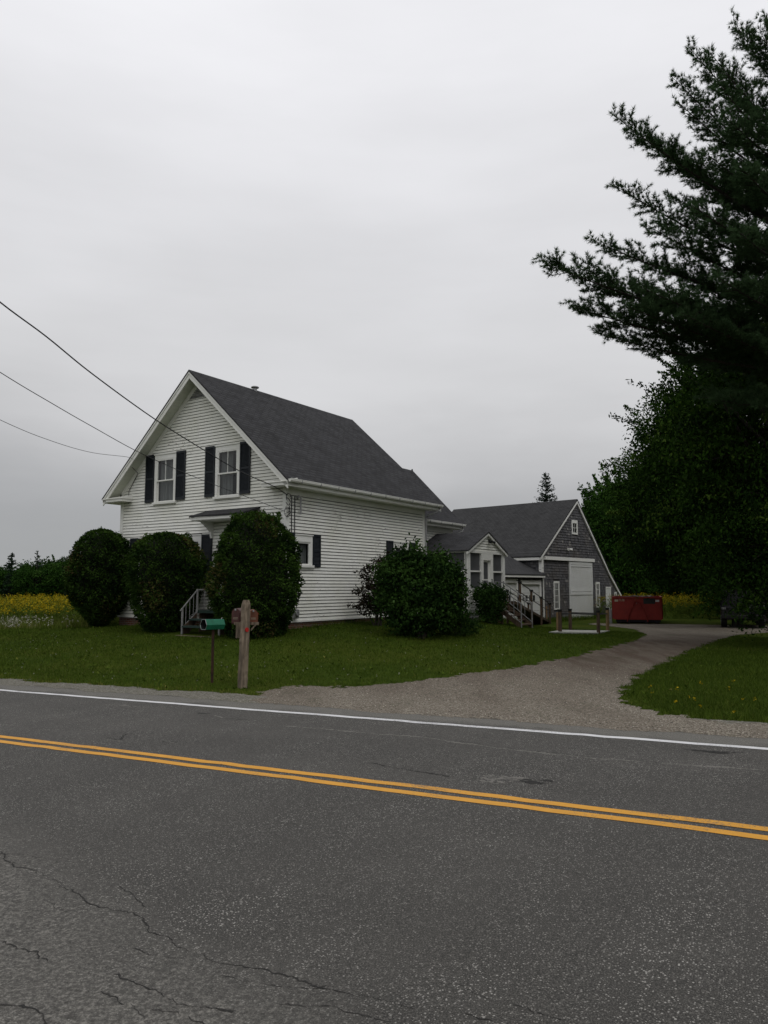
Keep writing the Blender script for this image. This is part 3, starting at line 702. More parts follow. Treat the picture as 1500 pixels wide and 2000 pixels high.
# gutter with its brackets
def gutter(Wfn, a0, a1, z, o, name='gutter', par=house):
    mb = MB(); n = 6; 
    prof = [(o + .02, z + .055), (o + .02, z), (o + .05, z - .035), (o + .10, z - .035), (o + .135, z + .01), (o + .135, z + .055)]
    for (p, q) in zip(prof[:-1], prof[1:]): mb.quad((Wfn(a0, p[0], p[1]), Wfn(a1, p[0], p[1]), Wfn(a1, q[0], q[1]), Wfn(a0, q[0], q[1])))
    mb.tube([Wfn(a0, o + .138, z + .06), Wfn(a1, o + .138, z + .06)], .009, 6)
    for a in (a0, a1): mb.quad([Wfn(a, *p) for p in prof])
    g = build(name, mb, M['trim'], par, recalc=False)
    b = MB(); x = a0 + .5
    while x < a1: rect(Wfn, x, x + .03, z - .04, z + .068, o + .015, o + .145, b); x += .9
    build('gutter_bracket', b, M['metal'], g); return g
gutter(Ws, V0, V1 - .05, 4.86, .46)
ds = MB(); ds.tube([Ws(LEN + .30, .52, 4.82), Ws(LEN + .30, .50, 4.70), Ws(LEN + .06, .12, 4.50), Ws(LEN + .02, .07, 4.40), Ws(LEN + .02, .07, .55)], .035, 8)
build('downspout', ds, M['metal'], house)
vp = MB().lathe(lambda x, y, z: F(UR + x, 2.65 + y, z), [(.08, 8.75), (.08, 8.99), (.14, 9.0), (.15, 9.03), (.11, 9.06), (.0, 9.07)])
build('vent_pipe', vp, M['metal'], house, smooth=False)
# windows, front
window(house, Wf, 1.95, 3.05, 4.62, 6.30, curt='right'); shutter(house, Wf, 3.07, 3.52, 4.66, 6.34); shutter(house, Wf, 1.48, 1.93, 4.66, 6.34)
window(house, Wf, 4.96, 6.06, 4.62, 6.30, curt='full'); shutter(house, Wf, 6.08, 6.53, 4.66, 6.34); shutter(house, Wf, 4.49, 4.94, 4.66, 6.34)
window(house, Wf, 3.63, 4.75, 1.72, 3.42, curt=None); shutter(house, Wf, 3.12, 3.60, 1.72, 3.44); shutter(house, Wf, 4.78, 5.18, 1.72, 3.44)
window(house, Wf, 5.65, 6.77, 1.72, 3.42, curt='full'); shutter(house, Wf, 6.80, 7.25, 1.72, 3.44); shutter(house, Wf, 5.22, 5.62, 1.72, 3.44)
# front door under its hood
dr = build('door', rect(Wf, 1.38, 2.27, 1.18, 3.32, -.03, .02), M['door_white'], house)
build('door_casing', frame4(Wf, 1.25, 2.40, 1.14, 3.55, .14, .0, .05, .2, .05), M['trim'], dr)
for z0, z1 in ((1.45, 2.15), (2.35, 3.15)):
    for a in (1.46, 1.88): build('door_panel', rect(Wf, a, a + .30, z0, z1, .021, .032), M['trim'], dr)
hd = MB(); hd.prism(lambda a, d, z: F(d, a, z), [(-.78, 3.98), (-.0, 4.22), (-.0, 4.16), (-.78, 3.93)], 1.05, 3.42)
hood = build('door_hood', hd, M['roof'], house, uvf=lambda P: ((P - HC).dot(EF), P.z * 3))
hb = MB(); hb.box(F, (1.09, -.75, 3.84), (3.38, -.72, 3.928)); hb.box(F, (1.09, -.719, 3.84), (1.12, -.002, 3.95)); hb.box(F, (3.35, -.719, 3.84), (3.38, -.002, 3.95)); hb.box(F, (1.121, -.719, 3.82), (3.349, -.003, 3.839))
build('hood_fascia', hb, M['trim'], hood)
for u in (1.3, 3.1):
    bk = MB().prism(lambda a, d, z: F(d, a, z), [(-.55, 3.82), (-.002, 3.82), (-.002, 3.30), (-.08, 3.30), (-.12, 3.5), (-.30, 3.66)], u, u + .08)
    build('hood_bracket', bk, M['trim'], hood)
# side windows
window(house, Ws, .38, 1.22, 2.38, 3.32, head=.20, double=False, mun=(0, 0), curt='full'); shutter(house, Ws, 1.24, 1.62, 2.36, 3.38); shutter(house, Ws, -.02 + .06, .36, 2.36, 3.38)
window(house, Ws, 5.88, 6.92, 1.95, 3.36, curt='full'); shutter(house, Ws, 5.42, 5.84, 1.95, 3.40); shutter(house, Ws, 6.96, 7.38, 1.95, 3.40)
# service mast: cables, insulators and boxes on the corner
sc = MB()
for k, (a, o) in enumerate(((.34, .05), (.20, .045))):
    sc.tube([Ws(a, o, 4.5), Ws(a + .01, o, 3.4), Ws(a, o, 2.2), Ws(a + .01, o, 1.1)], .014, 6)
for i in range(5):
    p = [Ws(.02 + .10 * math.cos(t * 1.1 + i), .06 + .05 * math.sin(t + i), 4.45 - .13 * i + .10 * math.sin(t * .9)) for t in range(7)]; sc.tube(p, .012, 5)
p = [Ws(.0 + .14 * math.cos(t / 9 * 6.28), .05, 3.98 + .14 * math.sin(t / 9 * 6.28)) for t in range(10)]; sc.tube(p, .009, 5)
svc = build('service_cable', sc, M['cable'], house)
ib = MB().tube([Ws(.46, .10, 4.52), Ws(.52, .14, 4.45), Ws(.54, .12, 3.95)], .028, 8); ib.tube([Ws(.46, .10, 4.52), Ws(.40, .09, 4.44)], .035, 8)
build('conduit_hook', ib, M['metal'], svc)
mt = MB(); rect(Ws, .26, .50, .78, 1.05, .03, .14, mt); mt.tube([Ws(.38, .14, .93), Ws(.38, .20, .93)], .075, 14)
build('electric_meter', mt, M['metal'], house, bevel=.006)
# ---- ell
EW, EV1, EZ, ER = .6, 11.5, 4.42, 2.82
KE = (7.02 - EZ) / (ER - .22)
def ze(u): return EZ + KE * min(u - .22, 2 * ER - .22 - u)
We = lambda a, o, z: F(EW - o, a, z); Web = lambda a, o, z: F(a, EV1 + o, z)
em = clap(We, lambda z: (LEN, EV1), Z0H, 4.22); es_ = MB(); sheath(es_, We, LEN, EV1, .2, 4.4, []); sheath(es_, Web, EW, 5.04, .2, 4.5, []); build('ell_shadow_sheathing', es_, M['shadow_sheathing'], house, recalc=False)
e2 = clap(Web, lambda z: (max(EW, (z - EZ + .15) / KE + .22), min(5.04, 2 * ER - .22 - (z - EZ + .15) / KE)), Z0H, 6.6); k = len(em.v); em.v += e2.v; em.f += [tuple(i + k for i in f) for f in e2.f]
build('ell_wall', em, M['siding'], house, recalc=False)
er = MB(); er.prism(lambda a, d, z: F(a, d, z), [(.18, ze(.18)), (ER, ze(ER)), (2 * ER - .18, ze(2 * ER - .18)), (2 * ER - .18, ze(2 * ER - .18) - .05), (ER, ze(ER) - .06), (.18, ze(.18) - .05)], LEN + .02, 11.85)
ell = build('ell_roof', er, M['roof'], house, uvf=lambda P: ((P - HC).dot(ES), P.z * 1.48))
ec = MB(); ec.box(F, (.22, LEN + .02, 4.20), (.238, 11.80, 4.385)); ec.box(F, (.239, LEN + .02, 4.20), (EW - .002, 11.80, 4.22)); ec.box(F, (EW - .03, LEN + .02, 4.05), (EW - .001, EV1, 4.199))
for u0, u1 in ((.22, ER), (ER, 2 * ER - .22)): ec.prism(lambda a, d, z: F(a, d, z), [(u0, ze(u0) - .052), (u1, ze(u1) - .052), (u1, ze(u1) - .24), (u0, ze(u0) - .24)], 11.80, 11.83)
build('eave_cornice', ec, M['trim'], ell)
gutter(lambda a, o, z: F(.22 - o, a, z), LEN + .12, 11.82, 4.34, .0)
build('downspout', MB().tube([F(.14, 11.6, 4.28), F(.14, 11.6, 4.12), F(.52, 11.30, 3.9), F(.55, 11.3, 3.5)], .035, 8), M['metal'], house)
vs = MB(); vs.box(F, (.95, 9.55, ze(1.0)), (1.15, 9.75, ze(1.15) + .08)); vs.tube([F(1.1, 9.9, ze(1.1) - .05), F(1.1, 9.9, ze(1.1) + .18)], .05, 10)
build('roof_vent', vs, M['metal'], house)
build('lightning_rod', MB().tube([F(ER, 11.8, ze(ER) - .05), F(ER, 11.8, ze(ER) + .06)], [.05, .03], 8), M['cable'], house)
# ---- enclosed porch
PU, P0, P1 = -1.7, 8.45, 11.75; PR = (P0 + P1) / 2; KP = (3.93 - 3.13) / (PR - P0 + .12)
def zp(v): return 3.13 + KP * min(v - P0 + .12, P1 + .12 - v)
Wp = lambda a, o, z: F(PU - o, a, z); Wq = lambda a, o, z: F(a, P0 - o, z); Wr = lambda a, o, z: F(a, P1 + o, z)
pm = clap(Wp, lambda z: (P0, P1) if z < 3.1 else (P0 + (z - 3.03) / KP, P1 - (z - 3.03) / KP), .74, 1.56)
for z0, z1 in ((3.12, 3.85),):
    e2 = clap(Wp, lambda z: (max(P0, P0 + (z - 3.06) / KP), min(P1, P1 - (z - 3.06) / KP)), z0, z1); k = len(pm.v); pm.v += e2.v; pm.f += [tuple(i + k for i in f) for f in e2.f]
build('porch_wall', clap(Wq, lambda z: (PU, EW), .74, 1.56), M['siding'], house, recalc=False)
pw = build('porch_wall', pm, M['siding'], house, recalc=False)
bd = MB(); bd.box(F, (PU + .006, P0 + .006, .70), (EW, P1 - .006, 1.50))
bd.prism(lambda a, d, z: F(d, a, z), [(P0, 3.10), (PR, 3.88), (P1, 3.10)], PU + .008, PU + .03)
build('porch_core', bd, M['shadow_sheathing'], house)
pt_ = MB()
for a0, a1 in ((P0 - .03, P0 + .22), (9.62, 9.80), (10.46, 10.66), (P1 - .17, P1 + .03)): rect(Wp, a0, a1, 1.56 if 9 < a0 < 11 else .74, 3.04, -.08, .032, pt_)
rect(Wp, P0 - .03, P1 + .03, 3.041, 3.135, -.08, .034, pt_); rect(Wp, P0 + .22, 9.62, 1.56, 1.66, -.08, .04, pt_); rect(Wp, 10.66, P1 - .17, 1.56, 1.66, -.08, .04, pt_)
rect(Wp, P0 + .22, 9.62, 2.30, 2.36, -.06, .02, pt_); rect(Wp, 10.66, P1 - .17, 2.30, 2.36, -.06, .02, pt_); rect(Wp, 9.80, 10.46, 2.78, 3.04, -.08, .033, pt_)
rect(Wq, PU, PU + .10, .74, 3.04, -.08, .03, pt_); rect(Wq, PU, EW, 3.041, 3.16, -.08, .05, pt_); rect(Wq, PU + .10, EW, 1.56, 1.64, -.08, .03, pt_); rect(Wq, PU + .10, EW, 2.30, 2.36, -.06, .02, pt_)
for u in (-.95, -.15): rect(Wq, u, u + .07, 1.641, 3.04, -.07, .02, pt_)
rect(Wr, PU, EW, .74, 3.16, -.08, .0, pt_)
build('porch_frame', pt_, M['trim'], house)
sn = MB()
for a0, a1 in ((P0 + .22, 9.62), (10.66, P1 - .17)): sn.quad((Wp(a0, -.05, 1.6), Wp(a1, -.05, 1.6), Wp(a1, -.05, 3.05), Wp(a0, -.05, 3.05)))
sn.quad((Wq(PU + .1, -.05, 1.6), Wq(EW, -.05, 1.6), Wq(EW, -.05, 3.05), Wq(PU + .1, -.05, 3.05)))
build('porch_screen', sn, M['screen'], house, recalc=False)
pd = build('porch_door', frame4(Wp, 9.80, 10.46, 1.30, 2.78, .09, -.10, -.05, .08, .45), M['trim'], house)
rect_ = MB(); rect(Wp, 9.88, 10.38, 1.74, 2.71, -.085, -.075, rect_); build('door_pane', rect_, M['screen'], pd)
build('door_rail', rect(Wp, 9.89, 10.37, 1.98, 2.03, -.10, -.06), M['trim'], pd)
prf = MB(); prf.prism(lambda a, d, z: F(d, a, z), [(P0 - .14, zp(P0 - .14)), (PR, zp(PR)), (P1 + .14, zp(P1 + .14)), (P1 + .14, zp(P1 + .14) - .045), (PR, zp(PR) - .05), (P0 - .14, zp(P0 - .14) - .045)], PU - .14, EW + .0)
prr = build('porch_roof', prf, M['roof'], house, uvf=lambda P: ((P - HC).dot(EF), P.z * 2.2))
pk = MB()
for a0, a1 in ((P0 - .13, PR), (PR, P1 + .13)): pk.prism(lambda a, d, z: F(d, a, z), [(a0, zp(a0) - .051), (a1, zp(a1) - .051), (a1, zp(a1) - .15), (a0, zp(a0) - .15)], PU - .12, PU - .035)
build('rake_board', pk, M['trim'], prr)
pl = MB(); rect(Wp, 10.26, 10.34, 3.50, 3.62, .02, .10, pl); pl.tube([Wp(10.24, .12, 3.56), Wp(10.1, .2, 3.50)], [.03, .055], 10); pl.tube([Wp(10.36, .12, 3.56), Wp(10.5, .2, 3.50)], [.03, .055], 10)
build('flood_light', pl, M['cable'], house)
build('porch_pier', MB().box(F, (PU + .05, P0 + .05, .1), (PU + .3, P0 + .3, .70)).box(F, (PU + .05, P1 - .3, .1), (PU + .3, P1 - .05, .70)), M['brick'], house, uvf=uvh)

# ------------------------------------------------------------------ front steps
fs = thing('front_steps', 'short wooden front steps with green carpeted landing and grey railing', 'steps', F(2.4, -1.0, zg1(*F(2.4, -1.0, 0)[:2])))
zgf = zg1(*F(2.6, -2.2, 0)[:2])
build('landing', MB().box(F, (1.00, -1.15, .94), (2.50, -.05, 1.02)), M['carpet'], fs)
for i, (v, z) in enumerate(((-1.36, .78), (-1.62, .58))): build('tread', MB().box(F, (1.00, v - .14, z - .05), (2.50, v + .13, z)), M['carpet'], fs)
sp_ = [(-1.16, .94), (-1.74, .52), (-1.74, zgf - .1), (-1.6, zgf - .1), (-1.16, .70)]
for u in (2.51, .94): build('side_board', MB().prism(lambda a, d, z: F(d, a, z), sp_, u, u + .035), M['brownwood'], fs)
build('base_board', MB().box(F, (1.05, -1.1, zgf - .1), (1.10, -.1, .93)).box(F, (2.45, -1.1, zgf - .1), (2.49, -.1, .93)), M['brownwood'], fs)
build('foot_slab', MB().box(F, (1.0, -2.0, zgf - .05), (2.5, -1.76, zgf + .03)), M['postwood'], fs)
for u in (2.53, .96):
    rl = MB(); P = lambda v, z: F(u, v, z)
    rl.tube([P(-.05, 1.64), P(-1.15, 1.64)], .022, 6); rl.tube([P(-1.15, 1.64), P(-1.80, 1.02)], .024, 6)
    rl.tube([P(-1.15, .94), P(-1.15, 1.67)], .034, 6); rl.tube([P(-1.72, zgf - .1), P(-1.72, 1.09)], .034, 6); rl.tube([P(-1.15, .98), P(-1.72, .50)], .018, 6)
    for i in range(1, 4): v = -1.15 - i * .145; z = 1.64 - i * .145 * .95; rl.tube([P(v, z), P(v, z - .62)], .012, 6)
    for i in range(1, 4): v = -1.15 + i * .28; rl.tube([P(v, 1.64), P(v, 1.03)], .012, 6)
    build('railing', rl, M['greypipe'], fs)

# ------------------------------------------------------------------ porch stairs and ramp
ps = thing('porch_stairs', 'brown wooden stairs with thin grey metal handrails below the porch door', 'stairs', F(-2.8, 10.2, zg1(*F(-2.8, 10.2, 0)[:2])))
A0, A1, UL, UE = 9.75, 10.65, -2.15, -3.35
gz = zg1(*F(UE, 10.2, 0)[:2])
build('landing', MB().box(F, (UL, A0, 1.12), (PU - .04, A1, 1.20)), M['brownwood'], ps)
tr = MB(); n = 5
for i in range(n): u = UL - (i + .5) * (UL - UE) / n; z = 1.12 - (i + 1) * (1.12 - gz) / (n + 1); tr.box(F, (u - .13, A0, z - .04), (u + .12, A1, z))
build('tread', tr, M['brownwood'], ps)
for v in (A0 - .04, A1 + .01):
    sgm = MB().prism(lambda a, d, z: F(a, d, z), [(UL, 1.16), (UE, gz + .16), (UE, gz - .02), (UE + .05, gz - .02), (UL, .98)], v, v + .03); build('stringer', sgm, M['brownwood'], ps)
    build('support', MB().box(F, (UL + .04, v, gz - .2), (UL + .13, v + .09, 1.12)), M['brownwood'], ps)
    w_ = v + (-.03 if v < 10 else .05); rl = MB(); P = lambda u, z: F(u, w_, z)
    rl.tube([P(PU - .04, 1.92), P(UL, 1.90)], .020, 6); rl.tube([P(UL, 1.90), P(UE - .05, gz + .92)], .024, 6); rl.tube([P(UE, gz - .1), P(UE, gz + .96)], .024, 6); rl.tube([P(UL, 1.12), P(UL, 1.96)], .026, 6); rl.tube([P(UL, 1.28), P(UE, gz + .22)], .016, 6)
    for i in range(1, 4): f = i / 4; u = UL + (UE - UL) * f; z = 1.90 + (gz + .92 - 1.90) * f; rl.tube([P(u, z), P(u, z - .66)], .013, 6)
    build('handrail', rl, M['greypipe'], ps)
# ramp running away behind the stairs
rmp = thing('access_ramp', 'wooden access ramp with black pipe rails running down from the porch', 'ramp', F(-2.5, 12.4, zg1(*F(-2.5, 12.4, 0)[:2])))
_rx = ground_at(1058, 1217); ra, rbp = F(-1.85, 11.3, 1.15), Vector((_rx[0], _rx[1], _rx[2] + .10))
d_ = (rbp - ra); dn = Vector((d_.x, d_.y, 0)).normalized(); nn = Vector((-dn.y, dn.x, 0))
rd = MB(); k = [ra - nn * .5, rbp - nn * .5, rbp + nn * .5, ra + nn * .5]; rd.quad(k); rd.quad([p - Vector((0, 0, .12)) for p in k])
for i in range(4): a, b = k[i], k[(i + 1) % 4]; rd.quad((a, b, b - Vector((0, 0, .12)), a - Vector((0, 0, .12))))
build('deck', rd, M['brownwood'], rmp)
for i, f in enumerate((.08, .36, .64, .92)):
    for sd in (-1, 1):
        p = ra + d_ * f + nn * .55 * sd; g = zg1(p.x, p.y)
        q = MB().tube([(p.x, p.y, g - .1), (p.x, p.y, p.z + .82)], .065, 4); po = build('ramp_post', q, M['brownwood'], rmp)
        build('post_cap', MB().tube([(p.x, p.y, p.z + .82), (p.x, p.y, p.z + .90)], .085, 10), M['black'], po)
for sd in (-1, 1):
    for h in (.86, .45): build('pipe_rail', MB().tube([ra + nn * .55 * sd + Vector((0, 0, h)), rbp + nn * .55 * sd + Vector((0, 0, h))], .022, 6), M['cable'], rmp)

# ------------------------------------------------------------------ slab with four roped posts
pc = [ground_at(1094, 1237), ground_at(1114, 1232.5), ground_at(1187, 1233), ground_at(1169, 1238)]
wl = thing('well_slab', 'low pale concrete slab framed by wooden posts in the lawn', 'slab', Vector(ground_at(1140, 1235)))
sb = MB(); q = [Vector(ground_at(*p)) for p in ((1072, 1237), (1168, 1238.5), (1192, 1234), (1098, 1232.6))]; top = [p + Vector((0, 0, .05)) for p in q]; sb.quad(top); sb.quad([p - Vector((0, 0, .1)) for p in q])
for i in range(4): j = (i + 1) % 4; sb.quad((q[i] - Vector((0, 0, .1)), q[j] - Vector((0, 0, .1)), top[j], top[i]))
build('slab', sb, M['concrete'], wl, bevel=.01)
labs = ['front left capped post of the lawn slab in front of the barn', 'rear left capped post of the lawn slab against the barn door', 'rear right capped post of the lawn slab beside the red dumpster', 'front right capped post of the lawn slab, bare and greyish']
tops = [1190, 1189, 1187, 1192]
for i, (p, lab) in enumerate(zip(pc, labs)):
    ph = pt(0, tops[i], p[1]).z
    o = thing('wooden_post', lab, 'post', Vector(p), 'capped posts round the lawn slab')
    build('shaft', MB().tube([(p[0], p[1], p[2] - .1), (p[0] + .01, p[1], ph - .06)], [.072, .066], 6), M['brownwood'] if i != 2 else M['palewood'], o)
    build('cap', MB().tube([(p[0], p[1], ph - .09), (p[0], p[1], ph)], [.068, .09], 8), M['black'], o)
for i, j, lab in ((0, 3, 'dark pipe rail across the near side of the lawn slab'), (1, 2, 'dark pipe rail across the far side of the lawn slab'), (2, 3, 'short dark pipe rail at the right end of the lawn slab')):
    a, b = Vector(pc[i]) + Vector((0, 0, .72)), Vector(pc[j]) + Vector((0, 0, .72)); tag(build('pipe_rail', MB().tube([a, b], .02, 6), M['cable'], loc=a), lab, 'rail')
for px, yb, yt, mt, lab in ((1089, 1233, 1196, 'palewood', 'pale bare wooden stake left of the lawn slab'), (1068, 1217, 1184, 'palewood', 'raw lumber post at the foot of the ramp')):
    x, y, z = ground_at(px, yb); h = pt(0, yt, y).z
    tag(build('wooden_stake', MB().tube([(x, y, z - .1), (x, y, h)], .05, 4), M[mt], loc=(x, y, z)), lab, 'post')

# ------------------------------------------------------------------ barn
barn = thing('barn', 'grey cedar shingled barn with white sliding door and long sloping roof', 'barn', G(5, 4, -.27))
AP, AZ_ = 4.33, 7.22
def zb_(a): return AZ_ - .80 * (AP - a) if a < AP else (AZ_ - 1.045 * (a - AP) if a < 8.6 else AZ_ - 1.045 * 4.27 - .88 * (a - 8.6))
Wg = lambda a, o, z: G(a, -o, z)
def limb(z): z = z + .14; return (0 if z < zb_(0) else AP - (AZ_ - z) / .80), (min(10.1, (AP + (AZ_ - z) / 1.045) if z > AZ_ - 1.045 * 4.27 else 8.6 + (AZ_ - 1.045 * 4.27 - z) / .88))
b_ops = [(3.15, 6.18, -1, 3.25), (1.28, 1.94, .36, 2.06), (6.68, 7.24, .38, 2.02), (8.13, 8.84, -1, 1.70), (3.67, 4.42, 4.97, 5.87), (9.38, 9.72, .55, 1.36)]
bm_ = shingled(Wg, limb, -.55, 7.0, b_ops)
Wbl = lambda a, o, z: G(-o, a, z)
b2 = shingled(Wbl, lambda z: (0, 9.4), 1.9, 3.75); k = len(bm_.v); bm_.v += b2.v; bm_.f += [tuple(i + k for i in f) for f in b2.f]; bm_.tint += b2.tint
bw = build('wall', bm_, M['cedar'], barn, recalc=False)
core = MB(); core.prism(lambda a, d, z: G(a, d, z), [(.01, -.6), (10.05, -.6), (10.05, zb_(10.05) - .16), (8.6, zb_(8.6) - .16), (AP, AZ_ - .16), (.01, zb_(0) - .16)], .002, 9.3)
build('frame_core', core, M['dark'], barn)
br_ = MB(); br_.prism(lambda a, d, z: G(a, d, z), [(-.32, zb_(-.32)), (AP, AZ_), (8.6, zb_(8.6)), (10.35, zb_(10.35)), (10.35, zb_(10.35) - .07), (8.6, zb_(8.6) - .09), (AP, AZ_ - .09), (-.32, zb_(-.32) - .07)], -.14, 9.55)
# the ridge sags a little towards its middle
for i, p in enumerate(br_.v):
    P_ = Vector(p) - BC; b = P_.dot(BF); sag = .10 * math.sin(max(0, min(1, b / 9.5)) * math.pi); 
brf = build('roof', br_, M['barnroof'], barn, uvf=lambda P: ((P - BC).dot(BF), P.z * 1.6))
bk_ = MB()
for a0, a1 in ((-.30, AP), (AP, 8.6), (8.6, 10.33)): bk_.prism(lambda a, d, z: G(a, d, z), [(a0, zb_(a0) - .092), (a1, zb_(a1) - .092), (a1, zb_(a1) - .27), (a0, zb_(a0) - .27)], -.125, -.03)
bk_.box(G, (-.30, -.12, zb_(-.3) - .25), (-.275, 9.5, zb_(-.3) - .075)); bk_.box(G, (-.274, -.0, zb_(-.3) - .25), (-.03, 9.5, zb_(-.3) - .23))
build('rake_board', bk_, M['trim'], brf)
build('corner_board', MB().box(G, (-.04, -.045, 2.55), (.16, .0, zb_(0) - .25)).box(G, (-.045, .001, 2.55), (.0, .16, zb_(0) - .25)), M['trim'], barn)
build('corner_board', rect(Wg, 9.98, 10.13, -.5, zb_(10.1) - .2, .0, .04), M['trim'], barn)
build('door_track', rect(Wg, .20, 6.42, 3.30, 3.50, .03, .16), M['trim'], barn)
bdoor = build('sliding_door', rect(Wg, 3.15, 6.18, -.24, 3.27, .03, .09), M['door_white'], barn)
grv = MB()
for i in range(1, 22): a = 3.15 + i * 3.03 / 22; rect(Wg, a - .004, a + .004, -.22, 3.2, .088, .0915, grv)
build('board_gap', grv, M['brownwood'], bdoor)
build('batten', rect(Wg, 3.20, 6.13, 1.22, 1.40, .0905, .12, rect(Wg, 3.35, 5.98, 2.96, 3.06, .0905, .115, frame4(Wg, 3.16, 6.17, 1.42, 3.25, .16, .0908, .112))), M['door_white'], bdoor)
build('batten_shadow_gap', rect(Wg, 3.36, 5.97, 1.40, 1.43, .0904, .094), M['brownwood'], bdoor)
def barnwin(a0, a1, z0, z1, mun, par=barn, W=Wg, cas=.085):
    wn = build('window', frame4(W, a0, a1, z0, z1, cas, .0, .06, cas * 1.6, cas), M['trim'], par)
    mb = MB(); A0, A1, Z0, Z1 = a0 + cas, a1 - cas, z0 + cas, z1 - cas * 1.6
    for i in range(1, mun[0]): a = A0 + (A1 - A0) * i / mun[0]; rect(W, a - .012, a + .012, Z0, Z1, .012, .03, mb)
    for i in range(1, mun[1]): z = Z0 + (Z1 - Z0) * i / mun[1]; rect(W, A0, A1, z - .014, z + .014, .011, .031, mb)
    build('muntin', mb, M['trim'], wn); g = MB(); g.quad((W(A0, .018, Z0), W(A1, .018, Z0), W(A1, .018, Z1), W(A0, .018, Z1))); build('pane', g, M['glass'], wn, recalc=False)
    return wn
barnwin(1.28, 1.94, .36, 2.06, (3, 4)); barnwin(6.68, 7.24, .38, 2.02, (3, 4)); barnwin(3.67, 4.42, 4.97, 5.87, (2, 2), cas=.12); barnwin(9.38, 9.72, .55, 1.36, (1, 2), cas=.07)
sdr = build('side_door', rect(Wg, 8.20, 8.77, -.3, 1.60, .0, .04), M['door_white'], barn); build('door_casing', frame4(Wg, 8.12, 8.85, -.4, 1.71, .075, .0, .06, .10, 0), M['trim'], sdr)
fl = MB(); rect(Wg, 3.02, 3.10, 3.98, 4.08, .03, .10, fl); fl.tube([Wg(3.0, .12, 4.03), Wg(2.84, .24, 3.98)], [.04, .075], 10); fl.tube([Wg(3.12, .12, 4.03), Wg(3.28, .24, 3.98)], [.04, .075], 10)
build('flood_light', fl, M['trim'], barn)

# ------------------------------------------------------------------ garage between house and barn
gar = thing('garage', 'low grey shingled garage with two white overhead doors beside the barn', 'garage', G(-3.5, 2, -.1))
g_ops = [(-2.36, -.16, -1, 2.08), (-4.9, -2.68, -1, 2.16)]
gm = shingled(Wg, lambda z: (-8, -.02), -.5, 2.4, g_ops, c=.16)
build('wall', gm, M['cedar'], gar, recalc=False)
build('frame_core', MB().box(G, (-7.98, .12, -.6), (-.02, 7, 2.35)), M['dark'], gar)
grf = MB(); grf.prism(lambda a, d, z: G(d, a, z), [(-.28, 2.42), (3.5, 4.27), (7.3, 2.42), (7.3, 2.36), (3.5, 4.20), (-.28, 2.36)], -8.1, -.045)
gr_ = build('roof', grf, M['barnroof'], gar, uvf=lambda P: ((P - BC).dot(BS), P.z * 2.2))
build('eave_board', MB().box(G, (-8.05, -.262, 2.25), (-.05, -.24, 2.375)), M['trim'], gr_)
for (a0, a1, zt, wn) in ((-2.36, -.16, 2.08, True), (-4.9, -2.68, 2.16, False)):
    gd = build('overhead_door', rect(Wg, a0 + .15, a1 - .1, -.2, zt - .2, -.11, -.06), M['door_white'], gar)
    build('door_casing', frame4(Wg, a0, a1, -.4, zt, .12, -.05, .05, .22, 0), M['trim'], gd)
    gl = MB()
    for z in (.35, .85, 1.36): rect(Wg, a0 + .15, a1 - .1, z, z + .012, -.0595, -.058, gl)
    build('panel_joint', gl, M['brownwood'], gd)
    wb = MB()
    for i in range(4): x = a0 + .22 + i * .40; rect(Wg, x, x + .22, .92, 1.24, -.0595, -.055, wb)
    build('door_window', wb, M['dark'], gd)
build('downspout', MB().tube([Wg(-.02, .10, 2.40), Wg(-.0, .09, 2.2), Wg(-.0, .09, -.2)], .045, 8), M['trim'], gar)

# ------------------------------------------------------------------ red roll-off dumpster
dc = pt(1245.5, 1218, 40.0); DA = R(19); dfx = Vector((math.cos(DA), -math.sin(DA), 0)); dfy = Vector((math.sin(DA), math.cos(DA), 0)); dz0 = zg1(dc.x, dc.y)
dc = Vector((dc.x, dc.y, 0))
def D(x, y, z): return dc + dfx * x + dfy * y + Vector((0, 0, dz0 + z))
m = MT('red_dumpster_paint', .6, .3); n = m.noise(2.5, 5, .7); n2 = m.noise(11, 5, .8, m.map((1, 1, .4)))
m.col(m.mix(m.ramp(n2, [(.58, 0.), (.70, .7)]), m.ramp(n, [(.3, (.15, .010, .007)), (.7, (.21, .020, .013))]), (.05, .02, .012))); m.bump(n2, .2, .01); M['red'] = m.m
dmp = thing('dumpster', 'red steel roll off dumpster heaped with debris beside the barn', 'dumpster', D(0, 2.2, 0))
HB = 1.42; wd = 1.22; b = MB()
b.box(D, (-wd, 0, .22), (wd, .05, HB - .06)); b.box(D, (-wd, 4.45, .22), (wd, 4.5, HB - .06)); b.box(D, (-wd, .05, .22), (-wd + .04, 4.45, HB - .06)); b.box(D, (wd - .04, .05, .22), (wd, 4.45, HB - .06)); b.box(D, (-wd + .04, .05, .22), (wd - .04, 4.45, .27))
build('body', b, M['red'], dmp)
rm = MB()
for p, q in (((-wd, 0), (wd, 0)), ((wd, 0), (wd, 4.5)), ((wd, 4.5), (-wd, 4.5)), ((-wd, 4.5), (-wd, 0))): rm.tube([D(p[0], p[1], HB - .04), D(q[0], q[1], HB - .04)], .055, 4)
for y in np.arange(.3, 4.4, .55):
    for s_ in (-1, 1): rm.box(D, (s_ * wd, y, .25), (s_ * (wd + .06), y + .08, HB - .1))
build('rim', rm, M['red'], dmp)
af = MB()
for s_ in (-1, 1):
    af.tube([D(s_ * .52, -.03, .12), D(s_ * .30, -.03, .82), D(s_ * .14, -.03, .88)], .030, 4); af.tube([D(s_ * .22, -.03, .88), D(s_ * .13, -.03, 1.18)], .025, 4)
af.tube([D(-.14, -.03, 1.17), D(.14, -.03, 1.17)], .022, 4); af.box(D, (-wd, -.012, .225), (wd, -.002, .32))
build('hook_frame', af, M['red'], dmp)
